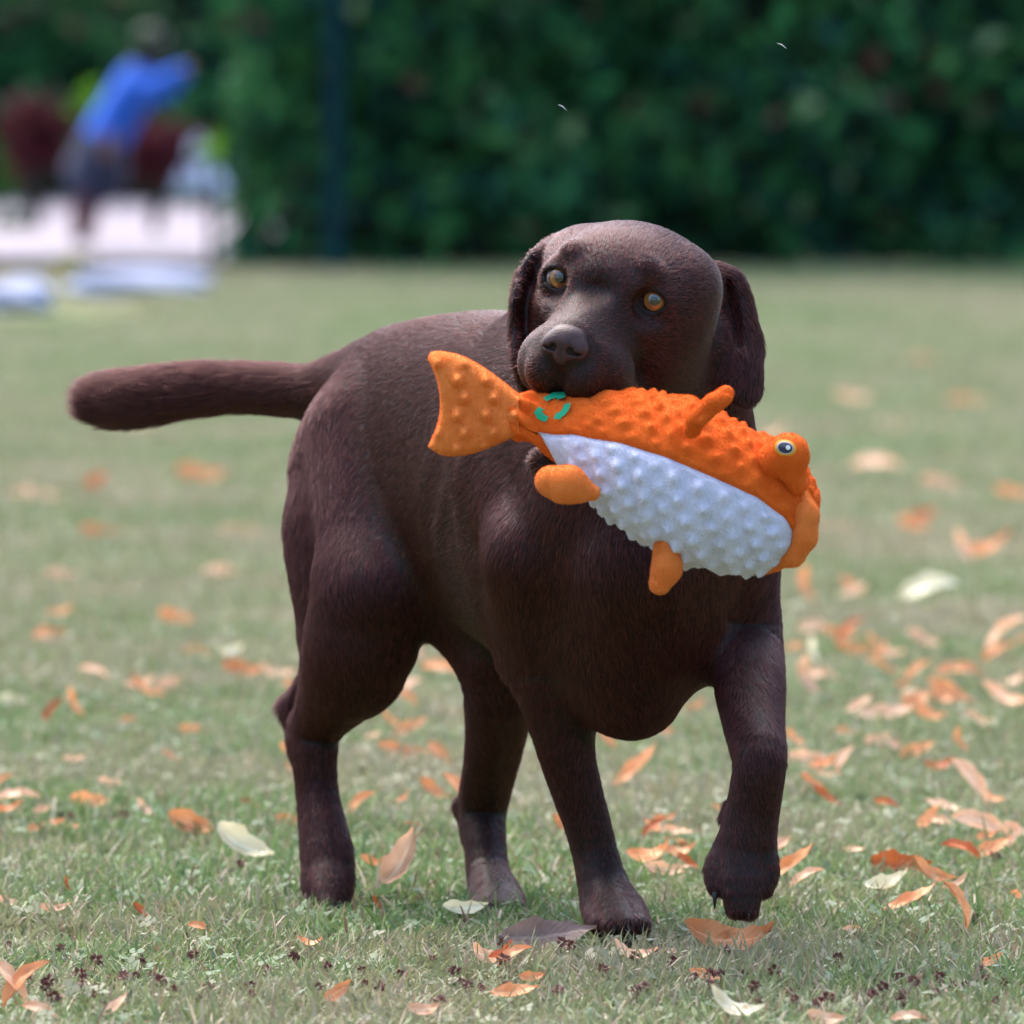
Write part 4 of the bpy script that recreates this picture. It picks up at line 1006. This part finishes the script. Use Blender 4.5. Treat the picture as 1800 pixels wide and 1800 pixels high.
# ------------------------------------------------------------------ fallen leaves
def fallen_leaf_mesh(kind, seed):
    r = random.Random(seed); n, m = 12, 4; V, F, S = [], [], []
    curl = (0.7, 1.9, 2.4, -1.0)[kind]; cup = (0.5, 0.9, 0.35, 0.7)[kind]; tw = r.uniform(-0.6, 0.6); wd = r.uniform(0.125, 0.175)
    x = z = 0.0; pts_ = []
    for i in range(n + 1):
        u = i / n; an = curl * (u - 0.5); pts_.append((x, z, an)); x += math.cos(an) / n; z += math.sin(an) / n
    cx, cz = pts_[n // 2][0], min(p[1] for p in pts_)
    for i in range(n + 1):
        u = i / n; w = wd * (math.sin(math.pi * min(1, u * 1.02 + 0.01)) ** 0.75) * (1.15 - 0.3 * u) + 0.006
        w *= 1 + 0.10 * math.sin(u * 17 + seed) + 0.06 * math.sin(u * 41 + seed * 2)
        if u < 0.06: w = 0.012
        for j in range(m + 1):
            v = 2 * j / m - 1; a = cup * abs(v) * 0.9; y = w * v; h = w * abs(v) * math.sin(a) + 0.022 * math.sin(9 * u + 3 * v + seed) + 0.010 * math.sin(23 * u - 4 * v + seed)
            an = tw * (u - 0.5); y2, h2 = y * math.cos(an) - h * math.sin(an), y * math.sin(an) + h * math.cos(an)
            V.append((pts_[i][0] - cx, y2, pts_[i][1] - cz + h2)); S.append((u, v))
    for i in range(n):
        for j in range(m): a = i * (m + 1) + j; F.append((a, a + m + 1, a + m + 2, a + 1))
    V = np.array(V); off = 0.006; me = mesh_np('fallen_leaf', V, F)
    uv = me.attributes.new('leafuv', 'FLOAT_VECTOR', 'POINT'); uv.data.foreach_set('vector', np.array([(a, b, 0) for a, b in S], np.float32).ravel())
    return me
def dead_leaf_material(name, c0, c1, spot):
    t = NT(name); a = t.attr('leafuv'); oi = t.new('ShaderNodeObjectInfo')
    sx = t.new('ShaderNodeSeparateXYZ'); t.ln(a.outputs['Vector'], sx.inputs[0])
    vabs = t.math('ABSOLUTE', sx.outputs[1]); c = t.coord()
    w4 = t.new('ShaderNodeTexNoise', noise_dimensions='4D', Scale=3.0, Detail=5.0); t.ln(c, w4.inputs['Vector']); t.ln(t.math('MULTIPLY', oi.outputs['Random'], 50.0), w4.inputs['W'])
    col = t.ramp(w4.outputs['Fac'], [(0.32, c0), (0.62, c1)])
    col = t.mix(t.ramp(w4.outputs['Fac'], [(0.60, (0, 0, 0)), (0.72, (1, 1, 1))]), col, spot)
    vein = t.math('SINE', t.math('MULTIPLY', t.math('ADD', sx.outputs[0], t.math('MULTIPLY', vabs, -0.18)), 85.0))
    mid = t.math('LESS_THAN', vabs, 0.10)
    col = t.mix(t.math('MULTIPLY', mid, 0.45), col, tuple(min(1, v * 1.5 + 0.05) for v in c1))
    hsv = t.new('ShaderNodeHueSaturation'); t.ln(col, hsv.inputs['Color']); t.ln(t.math('ADD', t.math('MULTIPLY', oi.outputs['Random'], 0.45), 0.95), hsv.inputs['Value'])
    t.color(hsv.outputs[0]); t.set(Roughness=0.5, Specular_IOR_Level=0.35); t.bump(t.math('ADD', t.math('MULTIPLY', vein, 0.3), w4.outputs['Fac']), 0.10, 0.02)
    tr = t.new('ShaderNodeBsdfTranslucent'); t.ln(hsv.outputs[0], tr.inputs[0]); mx = t.new('ShaderNodeMixShader'); mx.inputs[0].default_value = 0.25
    t.ln(t.b.outputs[0], mx.inputs[1]); t.ln(tr.outputs[0], mx.inputs[2]); t.ln(mx.outputs[0], t.out.inputs['Surface'])
    return t.m
LM = {'o': dead_leaf_material('orange_leaf', (0.60, 0.21, 0.075), (0.72, 0.33, 0.16), (0.44, 0.13, 0.045)), 'p': dead_leaf_material('tan_leaf', (0.66, 0.34, 0.19), (0.80, 0.50, 0.34), (0.56, 0.24, 0.11)),
      'c': dead_leaf_material('cream_leaf', (0.68, 0.58, 0.36), (0.80, 0.74, 0.55), (0.55, 0.36, 0.16)), 'r': dead_leaf_material('rust_leaf', (0.34, 0.075, 0.025), (0.48, 0.13, 0.04), (0.16, 0.05, 0.03)),
      'd': dead_leaf_material('dark_leaf', (0.12, 0.075, 0.065), (0.22, 0.15, 0.13), (0.07, 0.04, 0.035))}
LEAF_ME = {}
for kk in range(4):
    for mt in LM:
        for sd in (1, 2):
            me = fallen_leaf_mesh(kk, sd * 7 + kk); me.materials.append(LM[mt]); LEAF_ME[(kk, mt, sd)] = me
CNAME = {'o': 'orange-brown', 'p': 'pale tan', 'c': 'cream-white', 'r': 'rust-red', 'd': 'dark grey-brown'}
GROUP = {'o': 'orange fallen leaves on the lawn', 'p': 'tan fallen leaves on the lawn', 'c': 'cream fallen leaves on the lawn', 'r': 'rust fallen leaves on the lawn'}
PAWS = [((0.21, -0.36), "the dog's raised front paw"), ((0.10, -0.19), "the dog's planted front paw"), ((-0.18, 0.15), "the dog's near hind paw"), ((-0.02, 0.11), "the dog's far hind paw")]
def whereabouts(x, y):
    d, nm = min((math.hypot(x - p[0], (y - p[1]) * 0.6), n) for p, n in PAWS)
    if d < 0.13: return 'by ' + nm
    if y > 9: return 'far out toward the laurel hedge'
    if y > 3.5: return 'well behind the dog'
    if y > 1.0: return "behind the dog's " + ('tail' if x < -0.2 else ('toy side' if x > 0.2 else 'body'))
    return ("on the dog's tail side" if x < -0.2 else ("on the dog's toy side" if x > 0.2 else 'between or before the paws'))
NBR = {'o': 'brownish leaf', 'p': 'tan leaf', 'c': 'cream leaf', 'r': 'rust leaf', 'd': 'dark leaf'}
PUT = []
# where the photograph shows them: x, y, length in its pixels, lean, colour
LEAVES = '''80 1123 32 10 p|165 1194 48 25 p|25 1237 65 0 c|95 1272 50 -60 r|125 1262 55 70 o|250 1230 66 35 o|300 1215 50 -30 p|225 1273 36 -15 o|335 1287 42 -10 o|405 1157 48 -25 c|350 1150 50 0 o
430 1184 74 4 o|484 1188 70 8 p|520 1212 50 -20 o|502 1333 34 50 o|508 1366 34 40 o|8 1382 34 -30 o|30 1408 75 -4 p|155 1411 70 5 o|190 1378 44 5 p|255 1437 44 40 p|62 1463 36 -25 o|340 1463 84 20 o
425 1510 110 30 c|510 1447 52 5 o|12 1592 46 8 p|115 1572 30 80 r|92 1602 60 -5 p|247 1614 32 50 r|48 1768 100 -50 o|12 1768 90 60 p|70 1790 60 20 p|205 1787 48 -50 p|592 1765 62 -40 o
775 1187 64 15 o|730 1165 46 60 p|707 1245 56 40 o|722 1217 40 -30 p|790 1252 36 0 p|720 1293 62 -30 o|708 1326 90 6 o|772 1346 50 55 o|758 1408 62 35 o|800 1435 78 70 o|637 1433 56 -45 o|712 1416 30 -50 o
660 1520 66 4 o|707 1565 110 -70 p|812 1598 80 -4 c|660 1602 30 60 r|1060 1318 60 65 o|1163 1288 44 10 o|1120 1382 92 -52 o|982 1470 48 45 o|1150 1473 46 -40 r|1182 1463 66 5 p|1148 1517 80 -22 o|1200 1507 60 -18 o
1168 1532 60 10 p|1083 1642 34 -60 o|1112 1682 84 8 p|1410 1062 70 85 o|1430 1106 60 0 p|1632 1053 96 -18 c|1495 1145 72 6 o|1547 1170 50 -60 o|1425 1166 46 85 c|1442 1196 60 8 p|1396 1144 36 -10 o
1412 1226 80 80 p|1770 1152 84 -52 p|1685 1188 78 4 o|1668 1231 78 30 o|1765 1240 84 18 p|1556 1256 90 -8 p|1604 1234 36 30 c|1632 1262 60 6 o|1722 1276 56 20 p|1490 1291 44 8 o|1396 1313 44 40 o|1422 1337 74 2 p
1580 1326 44 30 p|1655 1355 56 -20 r|1683 1325 50 70 o|1702 1412 88 62 p|1425 1387 50 30 o|1450 1416 52 40 r|1486 1355 44 -60 p|1630 1460 56 -50 o|1722 1467 96 22 p|1790 1472 60 15 p|1392 1548 90 -45 o|1420 1560 60 -30 p
1580 1523 112 2 r|1628 1552 86 26 o|1565 1573 80 -28 c|1602 1602 88 -32 o|1676 1637 84 80 o|1690 1518 70 30 r|1745 1507 70 -30 o|1792 1577 40 0 o|1682 1572 50 -40 p|1285 1787 110 20 c|1452 1793 70 5 p
850 1692 74 20 p|906 1697 60 -30 o|938 1724 44 -10 o|905 1748 74 -10 o|1598 1793 60 0 p|1565 752 60 0 p|1540 822 80 4 p|1622 632 60 0 o|350 837 90 0 o|180 936 80 0 o|385 1010 60 -5 p|105 1086 50 -20 o|315 1092 70 10 o
110 1015 60 0 p|1740 985 90 -30 o|1690 990 60 70 p|1716 972 50 0 p|1480 1118 60 5 o|1562 1150 54 0 p|75 1128 34 -60 o|1360 1500 60 -20 p|1270 1430 40 20 o|440 1420 36 20 r|570 1250 40 0 p|655 900 44 0 o|1460 930 60 0 p
1655 850 70 3 p|1780 870 70 0 o|60 870 80 0 p|230 745 80 0 p|1500 700 60 0 p|1700 705 70 0 o|420 930 60 0 o|1500 1050 50 -30 p|1600 930 60 10 o|300 1340 34 30 o|130 1340 40 -10 p|1240 1720 50 15 o|750 1780 60 -10 p|350 1640 40 20 o|1740 1700 50 -25 o|1500 1640 36 10 p'''
lr = random.Random(5)
def put_leaf(gx, gy, ln, lean, mt, kind=None, label=None, lift=0.002, roll=None):
    kind = lr.choice((0, 1, 1, 3, 2)) if kind is None else kind
    b = G(gx, gy + ln * 0.08, 0.010); d = b[1] + 10; L_ = ln * d / FPX
    a = R(abs(lean)) * 0.85; sg = 1 if lean < 0 else -1                       # which end is propped up
    yaw = lr.uniform(-0.5, 0.5); dirv = unit([math.cos(a) * math.cos(yaw), math.cos(a) * math.sin(yaw) * 0.8, sg * math.sin(a)])
    L_ *= 1.2; L_ /= max(0.55, math.hypot(dirv[0], dirv[2]))
    rl = lr.uniform(0.45, 1.15) if roll is None else roll                      # turned so that part of the blade faces sideways
    side = unit(np.cross(Z3, dirv)); up = unit(np.cross(dirv, side)); n_ = unit(math.cos(rl) * up - math.sin(rl) * side); s_ = np.cross(n_, dirv)
    o = bpy.data.objects.new('fallen_leaf', LEAF_ME[(kind, mt, lr.choice((1, 2)))]); link(o)
    z0 = b[2] + lift + abs(math.sin(a)) * L_ * 0.5
    basis_obj(o, (b[0], b[1], z0), dirv * L_, s_ * L_, n_ * L_)
    if label: tag(o, label, 'leaf')
    PUT.append((o, b[0], b[1], L_, ('upright' if abs(lean) > 44 else ('flat', 'curled', 'arched', 'wavy')[kind]), mt, label)); return o
for e in LEAVES.replace('\n', '|').split('|'):
    a_, b_, c_, d_, m_ = e.split(); put_leaf(float(a_), float(b_), float(c_), float(d_), m_)
# more of the litter: thickest on the toy side, in loose drifts
for i in range(64):
    if i % 3: cx_, cy_ = lr.choice(((1480, 1150), (1640, 1240), (1450, 1400), (1700, 1500), (1600, 1330), (1180, 1480), (1560, 1160), (1740, 1200), (60, 1420), (720, 1300))); gx, gy = cx_ + lr.gauss(0, 70), cy_ + lr.gauss(0, 45)
    else: gx, gy = lr.uniform(0, 1800), lr.uniform(700, 1760)
    put_leaf(gx, gy, lr.uniform(28, 60), lr.uniform(-45, 45), lr.choice('oooopppr'))
put_leaf(1288, 1652, 165, -4, 'o', 2, 'large arched orange leaf lying under the dog\'s raised paw', 0.002, 0.75)
put_leaf(960, 1650, 150, -6, 'd', 0, 'large dark grey-brown veined leaf beside the dog\'s planted front paw', 0.004, 0.9)
for o, x, y, L_, st, mt, lb in PUT:
    if lb: continue
    dn_, nb = min((math.hypot(x - q[1], (y - q[2]) * 0.5), q[5]) for q in PUT if q[0] is not o)
    size = 'large ' if L_ > 0.058 else ('small ' if L_ < 0.030 else '')
    tag(o, '%s%s %s leaf %s, %s' % (size, st, CNAME[mt], ('touching a %s' % NBR[nb]) if dn_ < 0.03 else (('near a %s' % NBR[nb]) if dn_ < 0.07 else 'lying alone'), whereabouts(x, y)), 'leaf', GROUP[mt])
# dried clover heads
def clover_head(seed):
    r = random.Random(seed); V, F = [], []
    for i in range(46):
        th, ph = math.acos(r.uniform(-0.5, 1)), r.uniform(0, 6.283); d = np.array((math.sin(th) * math.cos(ph), math.sin(th) * math.sin(ph), math.cos(th)))
        s = unit(np.cross(d, (0.2, 0.5, 0.8))); u_ = np.cross(s, d); a0 = r.uniform(0, 6.28); s, u_ = math.cos(a0) * s + math.sin(a0) * u_, -math.sin(a0) * s + math.cos(a0) * u_
        L_ = r.uniform(0.55, 1.0); b0 = len(V); w = r.uniform(0.10, 0.2)
        for q in (d * 0.2, d * L_ * 0.7 + s * w + u_ * 0.07, d * L_ + u_ * 0.18, d * L_ * 0.7 - s * w + u_ * 0.07): V.append(tuple(q + (0, 0, 0.9)))
        F.append((b0, b0 + 1, b0 + 2, b0 + 3))
    branch_tube(V, F, [(0, 0, -1.2), (0.05, 0.03, -0.2), (0, 0, 0.8)], [0.05, 0.05, 0.06], 5)
    me = mesh_np('clover_head', V, F, smooth=False); return me
t = NT('dried_clover'); oi = t.new('ShaderNodeObjectInfo'); t.color(t.ramp(oi.outputs['Random'], [(0.0, (0.13, 0.040, 0.040)), (0.6, (0.20, 0.080, 0.070)), (1.0, (0.30, 0.16, 0.13))])); t.set(Roughness=0.8); M_CLOVER = t.m
heads = [clover_head(i) for i in range(4)]
for h_ in heads: h_.materials.append(M_CLOVER)
CL = [(249, 1722), (264, 1743), (136, 1753), (187, 1749), (222, 1757), (82, 1769), (467, 1738), (439, 1780), (105, 1462), (124, 1471), (218, 1467), (172, 1470), (1475, 1720), (1267, 1747), (1307, 1740), (1391, 1773), (1644, 1773), (1538, 1782),
      (1590, 1775), (1245, 1765), (1225, 1750), (1400, 1790), (425, 1550), (300, 1775), (560, 1770), (640, 1760), (700, 1740), (760, 1715), (845, 1765), (1000, 1700), (1055, 1740), (1160, 1700), (1760, 1760), (1700, 1640), (1745, 1540), (20, 1690), (350, 1790), (520, 1720), (980, 1780), (1130, 1770), (110, 1700), (1330, 1790)]
for i in range(52):
    cx_, cy_ = lr.choice(((150, 1765), (240, 1740), (460, 1760), (640, 1760), (1270, 1755), (1400, 1770), (1560, 1775), (1660, 1770), (880, 1720))); CL.append((cx_ + lr.gauss(0, 90), min(1798, cy_ + lr.gauss(0, 26))))
for i, (gx, gy) in enumerate(CL):
    b = G(gx, gy, 0.0); o = bpy.data.objects.new('dried_clover_head', heads[i % 4]); link(o); s_ = lr.uniform(0.005, 0.0095)
    o.location = (b[0], b[1], 0.006 + s_ * 0.9); o.scale = (s_,) * 3; o.rotation_euler = (lr.uniform(-.5, .5), lr.uniform(-.5, .5), lr.uniform(0, 6.28))
    near = min(math.hypot(q[0] - gx, q[1] - gy) for q in CL if q != (gx, gy)); dl, nb = min((math.hypot(b[0] - q[1], (b[1] - q[2]) * 0.5), q[5]) for q in PUT)
    tag(o, '%s dried brown clover head %s, %s' % ('larger' if s_ > 0.0075 else 'small', ('near a %s' % NBR[nb]) if dl < 0.045 else ('in a cluster of heads' if near < 32 else 'standing alone'), whereabouts(b[0], b[1])), 'flower', 'dried clover heads in the grass')
# two wisps of seed fluff drifting in front of the hedge
t = NT('seed_fluff'); t.set(Base_Color=(0.75, 0.75, 0.78, 1), Roughness=0.7); M_FLUFF = t.m
for (x0, y0, x1, y1), lb in (((1366, 76, 1382, 85), 'white wisp of seed fluff drifting high before the hedge'), ((981, 184, 996, 194), 'white wisp of seed fluff drifting just above the dog\'s head')):
    V, F = [], []; a_, b_ = P(x0, y0, 9.62), P(x1, y1, 9.62); branch_tube(V, F, [a_, (a_ + b_) / 2 + (0, 0, 0.0012), b_], [0.00015, 0.00045, 0.00015], 6)
    tag(obj('seed_fluff', mesh_np('seed_fluff', V, F), M_FLUFF), lb, 'seed')
